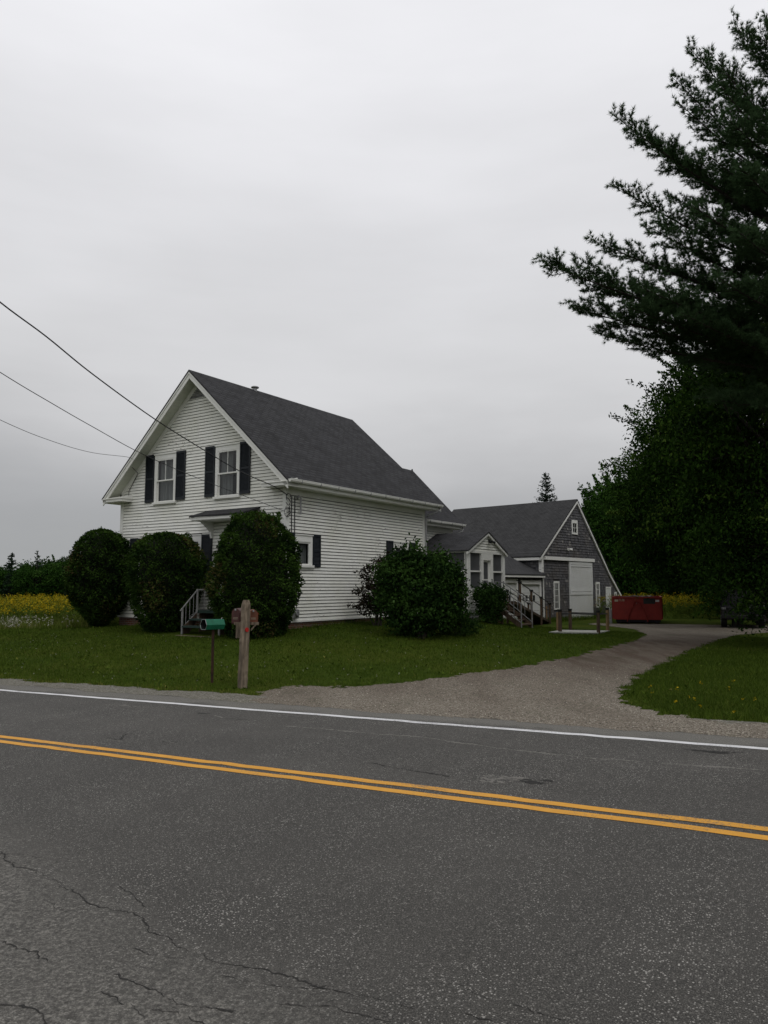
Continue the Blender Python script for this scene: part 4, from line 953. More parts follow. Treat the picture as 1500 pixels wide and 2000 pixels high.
build('hook_plate', MB().box(D, (-.30, -.006, .30), (.30, -.001, .86)), M['red'], dmp)
sk = MB(); sk.box(D, (-1.1, .1, .10), (1.15, .3, .219)); sk.box(D, (-.5, .0, .03), (-.4, 4.5, .218)); sk.box(D, (.4, .0, .03), (.5, 4.5, .218))
for x in (-.95, .95):
    for y in (.2, 4.2): sk.tube([D(x - .1, y, .10), D(x + .1, y, .10)], .10, 12)
build('skid', sk, M['black'], dmp)
M['label_cream'] = noisy('faded_cream_label', (.30, .26, .18), (.42, .37, .28), 20); M['label_white'] = noisy('white_label', (.40, .40, .40), (.6, .6, .6), 20)
build('sticker', MB().box(D, (-1.13, -.008, 1.16), (-.95, -.002, 1.27)), M['label_cream'], dmp)
gt_ = MB()
for i, x in enumerate((-.90, -.83, -.76, -.69)):
    gt_.box(D, (x, -.006, 1.18), (x + .018, -.002, 1.30)); gt_.box(D, (x + .019, -.006, 1.18 if i % 2 else 1.282), (x + .045, -.002, 1.20 if i % 2 else 1.30)); gt_.box(D, (x + .04, -.0065, 1.20), (x + .055, -.002, 1.28)) if i > 1 else None
build('faded_lettering', gt_, M['label_cream'], dmp)
build('sticker', MB().box(D, (.92, -.008, 1.16), (1.10, -.002, 1.26)), M['label_white'], dmp)
build('scorched_patch', MB().box(D, (.32, -.005, 1.05), (.90, -.0015, 1.34)), M['black'], dmp)
M['junk'] = noisy('mixed_debris', (.05, .04, .035), (.16, .12, .11), 5)
jk = MB()
for i in range(70):
    x, y = random.uniform(-1.0, 1.0), random.uniform(.2, 4.2); l = random.uniform(.2, .8); a = random.uniform(0, 3); t = random.uniform(-.25, .3); c_ = D(x, y, HB - random.uniform(.02, .28)); v_ = Vector((math.cos(a), math.sin(a), t)) * l * .5
    jk.tube([c_ - v_, c_ + v_], random.uniform(.02, .07), 4)
tag(build('debris', jk, M['junk'], loc=D(0, 2, HB)), 'heap of broken wood and scrap lying in the red dumpster', 'debris', kind='stuff')
lg = build('grey_bin', MB().box(D, (-1.62, .3, .0), (-1.30, .7, .72)), M['greypipe'], loc=D(-1.45, .5, 0), bevel=.02); tag(lg, 'small grey-green bin between the barn side door and the dumpster', 'bin')

# ------------------------------------------------------------------ parked car under the trees
vc = pt(1452, 1228, 35.2); VA = R(24); vx = Vector((math.cos(VA), -math.sin(VA), 0)); vy = Vector((math.sin(VA), math.cos(VA), 0)); vz0 = zg1(vc.x, vc.y) + .01; vc = Vector((vc.x, vc.y, 0))
def V_(x, y, z): return vc + vx * x + vy * y + Vector((0, 0, vz0 + z))
M['carpaint'] = noisy('black_car_paint', (.008, .008, .010), (.012, .012, .014), 3, .25, .6); M['tail'] = noisy('red_tail_lens', (.06, .004, .004), (.10, .006, .006), 9, .2, .5)
M['lamp'] = noisy('clear_lamp_lens', (.16, .16, .17), (.24, .24, .25), 9, .2, .6)
car = thing('parked_car', 'dark sport utility car parked under the trees at the end of the drive', 'car', V_(0, 2.2, 0))
b = MB(); prof = [(0, .42), (0, .95), (.08, 1.05), (.35, 1.70), (.6, 1.76), (2.6, 1.74), (3.3, 1.15), (4.5, 1.02), (4.65, .85), (4.65, .40), (4.0, .34), (.6, .34)]
b.prism(lambda a, d, z: V_(d * (1.0 if z < 1.1 else .86), a, z), prof, -.93, .93); build('body', b, M['carpaint'], car, bevel=.05)
rwin = MB(); rwin.quad((V_(-.74, .085, 1.12), V_(.74, .085, 1.12), V_(.68, .30, 1.62), V_(-.68, .30, 1.62))); build('rear_window', rwin, M['carpaint'], car)
for x in (-.80, .80):
    for y in (.85, 3.75):
        wh = MB().tube([V_(x - .13, y, .34), V_(x + .13, y, .34)], .34, 20); wo = build('wheel', wh, M['black'], car); build('rim', MB().tube([V_(x * 1.17 - .01, y, .34), V_(x * 1.17 + .01, y, .34)], .20, 14), M['metal'], wo)
    build('tail_light', MB().box(V_, (x - .09, -.015, .86), (x + .09, .02, .96)), M['tail' if x > 0 else 'lamp'], car, bevel=.01)
build('bumper', MB().box(V_, (-.92, -.10, .42), (.92, .05, .62)), M['black'], car, bevel=.04)

# ------------------------------------------------------------------ roadside boxes
x0, y0, z0 = ground_at(414, 1334); gp = thing('newspaper_tube', 'bright green open newspaper tube on a thin dark metal post', 'newspaper box', (x0, y0, z0))
m = MT('green_box_paint', .45, .4); n = m.noise(7, 4); m.col(m.mix(m.ramp(m.noise(16, 5, .8), [(.55, 0.), (.68, .5)]), m.ramp(n, [(.3, (.008, .115, .062)), (.7, (.012, .165, .09))]), (.03, .06, .04))); M['green'] = m.m
M['rust'] = noisy('rusty_iron', (.018, .012, .010), (.06, .025, .015), 9, .9, bumpS=.4)
zc = pt(0, 1220, y0).z
build('post', MB().tube([(x0, y0, z0 - .1), (x0, y0, zc - .09)], .027, 8), M['rust'], gp)
ax = Vector((math.sin(R(38)), math.cos(R(38)), -.02)).normalized(); sd = Vector((ax.y, -ax.x, 0)).normalized(); up = Vector((0, 0, 1))
cT = Vector((x0, y0, zc)); hexp = [(-.045, .105), (.055, .105), (.10, .0), (.065, -.09), (-.06, -.09), (-.10, .0)]
tb = MB(); n = 6
for sc_ in (1.0, .93):
    for e in (-.24, .22):
        for (p, q) in hexp: tb.v.append(tuple(cT + ax * e + sd * p * sc_ + up * q * sc_))
for i in range(n):
    j = (i + 1) % n; tb.f += [(i, j, n + j, n + i), (2 * n + i, 2 * n + j, 3 * n + j, 3 * n + i), (i, j, 2 * n + j, 2 * n + i)]
tb.f.append(tuple(range(n, 2 * n)))
tube_o = build('tube', tb, M['green'], gp)
ins = MB(); ins.v = [tuple(cT + ax * e + sd * p * .925 + up * q * .925) for e in (-.236, .20) for p, q in hexp]; ins.f = [(i, (i + 1) % 6, 6 + (i + 1) % 6, 6 + i) for i in range(6)] + [tuple(range(6, 12))]; build('tube_inside', ins, M['dark'], tube_o)  # near-black liner; the shade inside the green tube put into colour
rim_ = MB(); pts = [cT - ax * .242 + sd * p + up * q for p, q in hexp]; rim_.tube(pts + [pts[0]], .006, 4, cap=False); build('rim', rim_, M['metal'], tube_o)
build('flag', MB().tube([cT + ax * .20 + up * .10, cT + ax * .22 + up * .135], .007, 5), M['metal'], tube_o)
# big post and two mailboxes
x1, y1, z1 = ground_at(473, 1344); mp_ = thing('mailbox_post', 'thick weathered wooden post with red reflector at the road edge', 'post', (x1, y1, z1))
ph = pt(0, 1172, y1).z; pb_ = MB(); cs = [(-.5, -.36), (-.36, -.5), (.36, -.5), (.5, -.36), (.5, .36), (.36, .5), (-.36, .5), (-.5, .36)]
prs = []
for i in range(24):
    f = i / 23; zz_ = z1 - .15 + (ph - z1 + .15) * f; wv = .146 * (1.03 - .05 * f) * (1 if i < 22 else (.93 if i == 22 else .62)); lean = .045 * f
    a = R(38) + .05 * f; ring = []
    for (p, q) in cs:
        jx = random.gauss(0, .0035); X = (p * math.cos(a) - q * math.sin(a)) * wv + jx; Y = (p * math.sin(a) + q * math.cos(a)) * wv + random.gauss(0, .0035); ring.append((x1 + X + lean, y1 + Y, zz_))
    prs.append(ring)
for rg in prs: pb_.v += rg
for i in range(23):
    for j in range(8): k = (j + 1) % 8; pb_.f.append((i * 8 + j, i * 8 + k, i * 8 + 8 + k, i * 8 + 8 + j))
pb_.f.append(tuple(range(23 * 8, 24 * 8))); build('shaft', pb_, M['postwood'], mp_)
rz = pt(0, 1229.5, y1).z; rf_ = MB(); ra_ = R(38) ; fc = Vector((math.sin(R(218 - 180 + 0)) * 0 + .38, -.925, 0)).normalized(); fs_ = Vector((-fc.y, fc.x, 0))
cr = Vector((x1 + .030, y1, rz)) + Vector((math.sin(R(38)), -math.cos(R(38)), 0)) * .080; fn = Vector((math.sin(R(38)), -math.cos(R(38)), 0)); fs_ = Vector((math.cos(R(38)), math.sin(R(38)), 0))
rf_.v = []; k = []
for d in (-.005, .012):
    for j in range(16): t = j / 16 * 6.283; rf_.v.append(tuple(cr + fn * d + fs_ * math.cos(t) * .036 + up * math.sin(t) * .042))
rf_.f = [tuple(range(16, 32))] + [(j, (j + 1) % 16, 16 + (j + 1) % 16, 16 + j) for j in range(16)]
M['reflect'] = noisy('red_reflector', (.30, .008, .008), (.42, .012, .01), 30, .25, .6); build('reflector', rf_, M['reflect'], mp_)
build('cross_arm', MB().box(lambda x, y, z: Vector((x1 + x, y1 + .16 + y, z)), (-.20, -.04, pt(0, 1219, y1).z - .02), (.26, .04, pt(0, 1219, y1).z + .03)), M['postwood'], mp_)
build('hanging_board', MB().box(lambda x, y, z: Vector((x1 + x, y1 + .10 + y, z)), (-.155, -.02, pt(0, 1247, y1).z), (-.055, .02, pt(0, 1217, y1).z)), M['postwood'], mp_)
build('brace', MB().tube([Vector((x1 + .12, y1 + .12, pt(0, 1232, y1).z)), Vector((x1 + .24, y1 + .14, pt(0, 1217, y1).z))], .02, 4), M['postwood'], mp_)
def mailbox(pxc, pyb, wdt, hgt, yaw, mat, label):
    Y = y1 + .18; b0 = pt(pxc, pyb, Y); o = thing('mailbox', label, 'mailbox', b0, 'rural mailboxes on the wooden post'); c, s = math.cos(yaw), math.sin(yaw)
    T = lambda x, y, z: b0 + Vector((c * x + s * y, -s * x + c * y, z)); pr = [(-wdt / 2, 0), (wdt / 2, 0), (wdt / 2, hgt * .66)] + [(wdt / 2 * math.cos(t), hgt * .66 + hgt * .34 * math.sin(t)) for t in np.linspace(.2, math.pi - .2, 9)] + [(-wdt / 2, hgt * .66)]
    build('box', MB().prism(T, pr, -.02, .46), mat, o); pd_ = [(x * .94, .01 + z * .95) for x, z in pr]
    dd = build('door', MB().prism(T, pd_, -.035, -.021), mat, o); build('latch', MB().box(T, (-.015, -.05, hgt * .86), (.015, -.036, hgt * .98)), M['metal'], dd)
    nb = MB()
    for zz_ in (.30, .38): nb.box(T, (-wdt * .28, -.0375, hgt * zz_), (wdt * .28, -.0355, hgt * zz_ + .006))
    build('door_mark', nb, M['label_cream'], dd); build('flag', MB().box(T, (wdt / 2 + .002, .12, hgt * .3), (wdt / 2 + .008, .15, hgt * .75)).box(T, (wdt / 2 + .002, .05, hgt * .62), (wdt / 2 + .008, .119, hgt * .75)), M['reflect'], o)
    return o
M['boxred'] = noisy('dull_maroon_enamel', (.045, .015, .014), (.075, .026, .022), 8, .5, .4); M['boxbrown'] = noisy('rust_brown_enamel', (.085, .030, .015), (.14, .05, .025), 8, .6, .3)
mailbox(461, 1218, .165, .29, R(8), M['boxred'], 'maroon mailbox left of the thick post with marks on its door')
mailbox(494.5, 1217, .175, .25, R(-12), M['boxbrown'], 'rust brown mailbox on the right behind the thick post')

# ------------------------------------------------------------------ overhead lines
def wire(name, pxs, Ya, end, r, label, Yb):
    xs = [p[0] for p in pxs]; P = []
    for (px, py) in pxs:
        f = (px - xs[0]) / (xs[-1] - xs[0]); Y = 1 / ((1 - f) / Ya + f / Yb); P.append(pt(px, py, Y))
    P.append(end); Q = []
    for i in range(len(P) - 1):         # Catmull-Rom through the surveyed points
        a, b_, c_, d = P[max(i - 1, 0)], P[i], P[i + 1], P[min(i + 2, len(P) - 1)]
        for j in range(6):
            t = j / 6; Q.append(.5 * ((2 * b_) + (c_ - a) * t + (2 * a - 5 * b_ + 4 * c_ - d) * t * t + (3 * b_ - a - 3 * c_ + d) * t ** 3))
    Q.append(P[-1]); mb = MB().tube(Q, r, 6)
    return tag(build(name, mb, M['cable'], loc=Q[-1], smooth=True), label, 'cable')
wire('service_cable', [(-260, 365), (-130, 480), (0, 590), (90, 657), (180, 730), (300, 817), (400, 880), (470, 921), (535, 950)], 10, Ws(.0, .05, 4.50), .014, 'thick twisted power cable crossing the gable to the front corner', 22.4)
wire('phone_cable', [(-260, 560), (0, 727), (100, 787), (180, 833), (283, 889), (404, 941), (508, 980)], 10, Ws(.0, .04, 3.98), .008, 'thin middle cable passing the upper windows to the corner board', 22.5)
wire('phone_cable', [(-260, 690), (0, 820), (100, 861), (180, 884), (255, 894)], 12, Wf(7.0, .42, 6.05), .007, 'lowest thin cable ending under the left eave of the gable', 25.8)
cw_ = MB().tube([Wf(7.0, .42, 6.05), Wf(6.95, .05, 5.75), Wf(7.45, .03, 5.15), Wf(7.45, .03, 4.7)], .012, 5); build('drop_cable', cw_, M['cable'], house)

# ------------------------------------------------------------------ vegetation
M['hedge'] = leafmat('yew_foliage', (.005, .015, .003), (.046, .090, .014), (.080, .055, .024), trans=.08)
M['lilac'] = leafmat('lilac_foliage', (.007, .020, .004), (.034, .074, .013), (.06, .11, .03), trans=.06)
M['copper'] = leafmat('browning_foliage', (.014, .012, .008), (.035, .028, .018), (.06, .045, .03), trans=.08)
M['maple'] = leafmat('maple_foliage', (.004, .013, .002), (.032, .074, .008), (.085, .135, .022), trans=.16)
M['far'] = leafmat('woodland_foliage', (.010, .032, .004), (.028, .070, .009), (.05, .10, .02), trans=.05)
M['needle'] = leafmat('pine_needles', (.034, .066, .028), (.074, .128, .056), (.11, .16, .08), trans=.28)
M['spruce'] = leafmat('spruce_needles', (.008, .018, .011), (.020, .036, .020), (.03, .045, .025), trans=.03)
M['grass'] = leafmat('grass_blades', (.031, .054, .006), (.074, .114, .013), (.17, .155, .04), trans=.12)
M['gold'] = leafmat('goldenrod_plumes', (.18, .17, .010), (.38, .27, .010), (.48, .33, .012), trans=.15)
M['stalk'] = leafmat('goldenrod_stalks', (.040, .070, .008), (.10, .135, .020), (.15, .15, .05), trans=.15)
M['white'] = leafmat('white_petals', (.24, .235, .18), (.42, .41, .34), trans=.1)

def unit(v): return v / (np.linalg.norm(v, axis=1, keepdims=True) + 1e-9)
def leafquads(c, size, aspect=.55, out=None, bias=0.0, droop=0.0, sz=.35):
    n = len(c); d = unit(rng.normal(size=(n, 3)))
    if out is not None: d = unit(d * (1 - bias) + out * bias)
    d[:, 2] -= droop; d = unit(d); r = rng.normal(size=(n, 3)); s = unit(np.cross(d, r))
    l = size * rng.uniform(1 - sz, 1 + sz, (n, 1)); w = l * aspect
    V = np.empty((n, 4, 3)); V[:, 0] = c - d * l * .5; V[:, 1] = c + s * w * .5 - d * l * .05; V[:, 2] = c + d * l * .5; V[:, 3] = c - s * w * .5 - d * l * .05
    return V.reshape(-1, 3)
def clump(P, sc, seed):     # patchy brightness, a property of the foliage itself (young growth, dead bits)
    return .5 + .25 * np.sin(P[:, 0] * sc + seed) * np.cos(P[:, 1] * sc * 1.3) + .25 * np.sin(P[:, 2] * sc * 1.7 + P[:, 0] * sc * .6 + seed * 2)

def bush(name, label, cat, x, y, prof, n, size, mat, seed, lump=.06, group=None, stem=True, squash=1.0, brown=0.0, sprigs=0, skew=(0, 0)):
    z0 = zg1(x, y); o = thing(name, label, cat, (x, y, z0), group)
    zs = np.array([p[0] for p in prof]); rs = np.array([p[1] for p in prof]); g = np.random.default_rng(seed)
    z = g.uniform(zs[0], zs[-1], n * 3); keep = g.random(n * 3) < (np.interp(z, zs, rs) + .12) / rs.max(); z = z[keep][:n]; n = len(z)
    th = g.uniform(0, 2 * np.pi, n); r = np.interp(z, zs, rs)
    lum = 1 + lump * np.sin(th * 3 + seed) * np.cos(z * 2.3 + seed) + lump * .8 * np.sin(th * 7 + z * 5 + seed) + lump * .7 * np.sin(th * 13 - z * 11) + lump * .5 * np.sin(th * 23 + z * 19)
    depth = np.abs(g.normal(0, .07, n)); rr = r * lum - depth * (.4 + r) + g.normal(0, .012, n); rr = np.maximum(rr, .02)
    P = np.stack([x + skew[0] * z + rr * np.cos(th), y + skew[1] * z + rr * np.sin(th) * squash, z0 + z + g.normal(0, .015, n)], 1)
    dr = np.gradient(np.interp(np.linspace(zs[0], zs[-1], 60), zs, rs)); up_ = -np.interp(z, np.linspace(zs[0], zs[-1], 60), dr) * 12
    out = unit(np.stack([np.cos(th), np.sin(th), np.clip(up_, -1.5, 2)], 1))
    V = leafquads(P, size, .5, out, .55)
    t = np.clip(clump(P, 5, seed) * .7 + g.normal(0, .16, n), 0, .8)
    if brown:
        b = (np.sin(th * 2 + seed) * np.cos(z * 1.9 + seed * 1.7) > .55) & (g.random(n) < brown); t[b] = g.uniform(.85, 1, b.sum())
    if sprigs:
        for i in range(sprigs):
            a = g.uniform(0, 6.28); rr_ = np.interp(zs[-1] * .93, zs, rs) * g.random() * 1.2; b0 = np.array([x + skew[0] * zs[-1] + rr_ * math.cos(a), y + rr_ * math.sin(a), z0 + zs[-1] * .93]); h = g.uniform(.06, .26); m_ = 60
            k = g.random((m_, 1)); Q = b0 + np.array([[g.normal(0, .08), g.normal(0, .08), h]]) * k + g.normal(0, .035, (m_, 3)) * (1.8 - k); V = np.vstack([V, leafquads(Q, size, .5)]); t = np.append(t, g.uniform(.3, .8, m_))
    fastmesh('foliage', V, 4, M[mat], t, parent=o)
    # solid near-black core well below the leaf surface; inner shade put into its colour
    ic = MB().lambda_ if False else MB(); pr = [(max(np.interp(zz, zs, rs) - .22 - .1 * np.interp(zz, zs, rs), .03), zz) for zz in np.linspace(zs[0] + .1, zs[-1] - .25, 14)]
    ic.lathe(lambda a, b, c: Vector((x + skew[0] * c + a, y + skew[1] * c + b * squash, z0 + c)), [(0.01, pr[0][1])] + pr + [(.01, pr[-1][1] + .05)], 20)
    build('inner_shade_core', ic, M['hedge_in'], o, smooth=True)
    if stem:
        sb = MB()
        for i in range(5): a = i * 1.26; sb.tube([(x + .05 * math.cos(a), y + .05 * math.sin(a), z0 - .1), (x + .22 * math.cos(a), y + .22 * math.sin(a), z0 + zs[0] + .7)], [.035, .02], 6)
        build('stem', sb, M['bark'], o)
    return o
M['hedge_in'] = noisy('dark_shade_core', (.004, .006, .003), (.010, .012, .006), 9, .95)  # near-black stand-in for the shade inside the shrubs
xA, xB, xC = pt(195, 1150, 26.4), pt(323, 1150, 23.7), pt(499, 1150, 21.6)
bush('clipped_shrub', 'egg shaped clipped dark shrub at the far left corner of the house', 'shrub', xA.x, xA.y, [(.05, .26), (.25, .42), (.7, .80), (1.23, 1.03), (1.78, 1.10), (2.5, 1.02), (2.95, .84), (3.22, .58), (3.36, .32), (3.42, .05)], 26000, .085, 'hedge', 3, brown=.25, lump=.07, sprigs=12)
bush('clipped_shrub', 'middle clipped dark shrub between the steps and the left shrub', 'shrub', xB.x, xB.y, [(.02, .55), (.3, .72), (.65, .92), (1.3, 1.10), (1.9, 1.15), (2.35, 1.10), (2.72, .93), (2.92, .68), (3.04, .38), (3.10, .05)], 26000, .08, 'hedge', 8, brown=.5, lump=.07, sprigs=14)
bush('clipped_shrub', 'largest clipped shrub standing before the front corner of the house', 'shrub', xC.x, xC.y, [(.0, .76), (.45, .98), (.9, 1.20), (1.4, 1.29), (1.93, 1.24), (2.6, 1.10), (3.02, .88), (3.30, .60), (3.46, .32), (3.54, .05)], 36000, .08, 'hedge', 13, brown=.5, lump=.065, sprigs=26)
# loose flowering shrubs by the side wall
def loose(name, label, cat, x, y, blobs, n, size, mat, seed, stems=7, aspect=.6, group=None, twigs=0):
    z0 = zg1(x, y); o = thing(name, label, cat, (x, y, z0), group); g = np.random.default_rng(seed); Ps = []; T = []
    tot = sum(b[3] * b[4] for b in blobs)
    for (bx, by, bz, rx, rz) in blobs:
        k = int(n * rx * rz / tot); u = unit(g.normal(size=(k, 3))); rad = np.clip(g.normal(.86, .16, k), .2, 1.25)
        lum = 1 + .26 * np.sin(u[:, 0] * 5 + seed) * np.cos(u[:, 2] * 7) + .16 * np.sin(u[:, 1] * 13 + u[:, 2] * 9)
        Ps.append(np.stack([x + bx + u[:, 0] * rx * rad * lum, y + by + u[:, 1] * rx * rad * lum, z0 + bz + u[:, 2] * rz * rad * lum], 1))
        for i in range(twigs):
            v = unit(g.normal(size=(1, 3)))[0]; v[2] = abs(v[2]) * .8; L_ = g.uniform(.12, .42); kk = 24; f = g.random((kk, 1)) * L_
            Ps.append(np.array([x + bx, y + by, z0 + bz]) + v * np.array([rx, rx, rz]) * .95 + v * f + g.normal(0, .04, (kk, 3)))
    P = np.vstack(Ps); P = P[P[:, 2] > z0 + .03]
    fastmesh('foliage', leafquads(P, size, aspect, droop=.3), 4, M[mat], np.clip(clump(P, 4, seed) * .7 + g.normal(0, .2, len(P)), 0, 1), parent=o)
    sb = MB()
    for i in range(stems):
        b = blobs[i % len(blobs)]; a = g.uniform(0, 6.28)
        sb.tube([(x + .10 * math.cos(a), y + .10 * math.sin(a), z0 - .05), (x + b[0] * .45 + .1 * math.cos(a), y + b[1] * .45, z0 + b[2] * .5), (x + b[0] * .9, y + b[1] * .9, z0 + b[2])], [.028, .02, .01], 6)
    build('stem', sb, M['bark'], o); return o
lx = pt(822, 1240, 21.6)
loose('lilac_shrub', 'broad dark green lilac shrub in front of the side wall', 'shrub', lx.x, lx.y, [(0, .3, 1.35, 1.05, 1.05), (-.65, .4, 1.45, .65, .85), (.65, .5, 1.35, .65, .95), (0, .2, .7, .85, .55), (-.3, .3, 2.05, .55, .48), (.35, .5, 1.95, .5, .42), (.85, .5, .95, .45, .4), (-.2, .5, .35, .6, .35)], 30000, .095, 'lilac', 21, 9, twigs=16)
bx_ = pt(738, 1215, 24.6)
loose('airy_shrub', 'thin brownish shrub with open branches against the white side wall', 'shrub', bx_.x, bx_.y, [(0, 0, 1.55, .50, .55), (-.15, 0, .95, .5, .45), (.3, 0, 1.9, .35, .35), (-.35, .0, .55, .3, .25), (.2, 0, .8, .4, .5)], 4200, .075, 'copper', 33, 8, twigs=14)
fx = pt(893, 1240, 22.8)
loose('perennial_clump', 'low light green leafy clump at the right foot of the lilac', 'plant', fx.x, fx.y, [(0, 0, .35, .45, .42), (.4, .2, .25, .35, .28), (-.4, .1, .3, .4, .35), (.15, .1, .65, .25, .28)], 5200, .085, 'lilac', 41, 4, aspect=.25, twigs=6)
sx_ = pt(957, 1205, 28.6)
loose('porch_shrub', 'small glossy green shrub beside the porch stairs', 'shrub', sx_.x, sx_.y, [(0, 0, .95, .55, .5), (.0, 0, .45, .45, .4), (-.25, 0, 1.15, .35, .33), (.3, 0, 1.0, .3, .35)], 6500, .085, 'lilac', 45, 6, twigs=6)

# broad-leaved trees
def decid(name, label, cat, x, y, h, cx, cz, rx, rz, ncl, per, size, mat, seed, group=None, dens=.30, zmin=None, side=None, ry=None):
    z0 = zg1(x, y); o = thing(name, label, cat, (x, y, z0), group); g = np.random.default_rng(seed); ry = ry or rx
    tb = MB(); tb.tube([(x, y, z0 - .3), (x + .1, y, z0 + h * .2), (x + (cx - x) * .3, y, z0 + h * .45), (x + (cx - x) * .6, y, z0 + h * .72)], [h * .028, h * .021, h * .014, h * .006], 8)
    Ps = []; T = []
    for i in range(ncl):
        u = unit(g.normal(size=(1, 3)))[0]; rad = g.uniform(.45, 1.0) ** .6; c = np.array([cx + u[0] * rx * rad, y + u[1] * ry * rad, z0 + cz + u[2] * rz * rad])
        if zmin is not None and c[2] < z0 + zmin: c[2] = z0 + zmin + g.random() * .6
        rc = dens * g.uniform(.6, 1.5); k = int(per * g.uniform(.5, 1.4)); Q = np.clip(g.normal(0, 1, (k, 3)), -1.7, 1.7) * np.array([rc, rc, rc * .42]) ; Q[:, 2] -= .35 * (Q[:, 0] ** 2 + Q[:, 1] ** 2) / max(rc, .1)
        if rad > .85 and i % 2 == 0:      # long outer sprays that break the outline
            ov = u.copy(); ov[2] = ov[2] * .6 + g.uniform(-.2, .35); fz_ = g.random((k // 2, 1)); Q[:k // 2] = ov * fz_ * rc * 3.0 + g.normal(0, .10, (k // 2, 3)) * rc * (1.5 - fz_) * 1.6
        Ps.append(c + Q); T.append(np.full(k, np.clip(g.normal(.40, .28), 0, .95)))
        if i % 3 == 0:
            s0 = Vector((x + (cx - x) * .4, y, z0 + h * g.uniform(.3, .6))); e = Vector(c); md = s0.lerp(e, .5) + Vector((0, 0, .25)); tb.tube([s0, md, e], [h * .008, h * .005, .012], 5, cap=False)
    P = np.vstack(Ps); t = np.clip(np.concatenate(T) + g.normal(0, .12, len(P)), 0, 1)
    build('trunk', tb, M['bark'], o); fastmesh('crown', leafquads(P, size, .46, droop=.7), 4, M[mat], t, parent=o); return o
# near maples right of the drive
def near(i, px, Y, h, cx_px, cz, rx, rz, ncl, lab, ry=None, zmin=1.5, size=.14):
    p = pt(px, 1230, Y); c = pt(cx_px, 1230, Y); decid('maple_tree', lab, 'tree', p.x, p.y, h, c.x, cz, rx, rz, int(ncl * .62), 270, size, 'maple', 100 + i, zmin=zmin, dens=.47, ry=ry)
near(0, 1535, 27.5, 10.5, 1432, 6.9, 2.75, 4.5, 450, 'leafy maple whose rounded crown overhangs the drive nearest the barn', zmin=2.7)
near(1, 1590, 24, 11, 1515, 6.8, 2.9, 4.8, 360, 'tall dense maple rising below the pine boughs at the right edge', zmin=2.5)
near(2, 1600, 23, 7, 1535, 3.7, 2.0, 2.6, 230, 'bushy young maple hanging low over the right grass verge', zmin=1.3, size=.11)
near(3, 1440, 36, 9.5, 1345, 6.2, 3.15, 4.5, 420, 'dark maple behind the others beside the dumpster', zmin=2.5, ry=2.6, size=.15)
near(4, 1500, 40, 9, 1420, 5.4, 2.6, 4.2, 240, 'shaded maple beyond the parked car', zmin=2.2, size=.16)

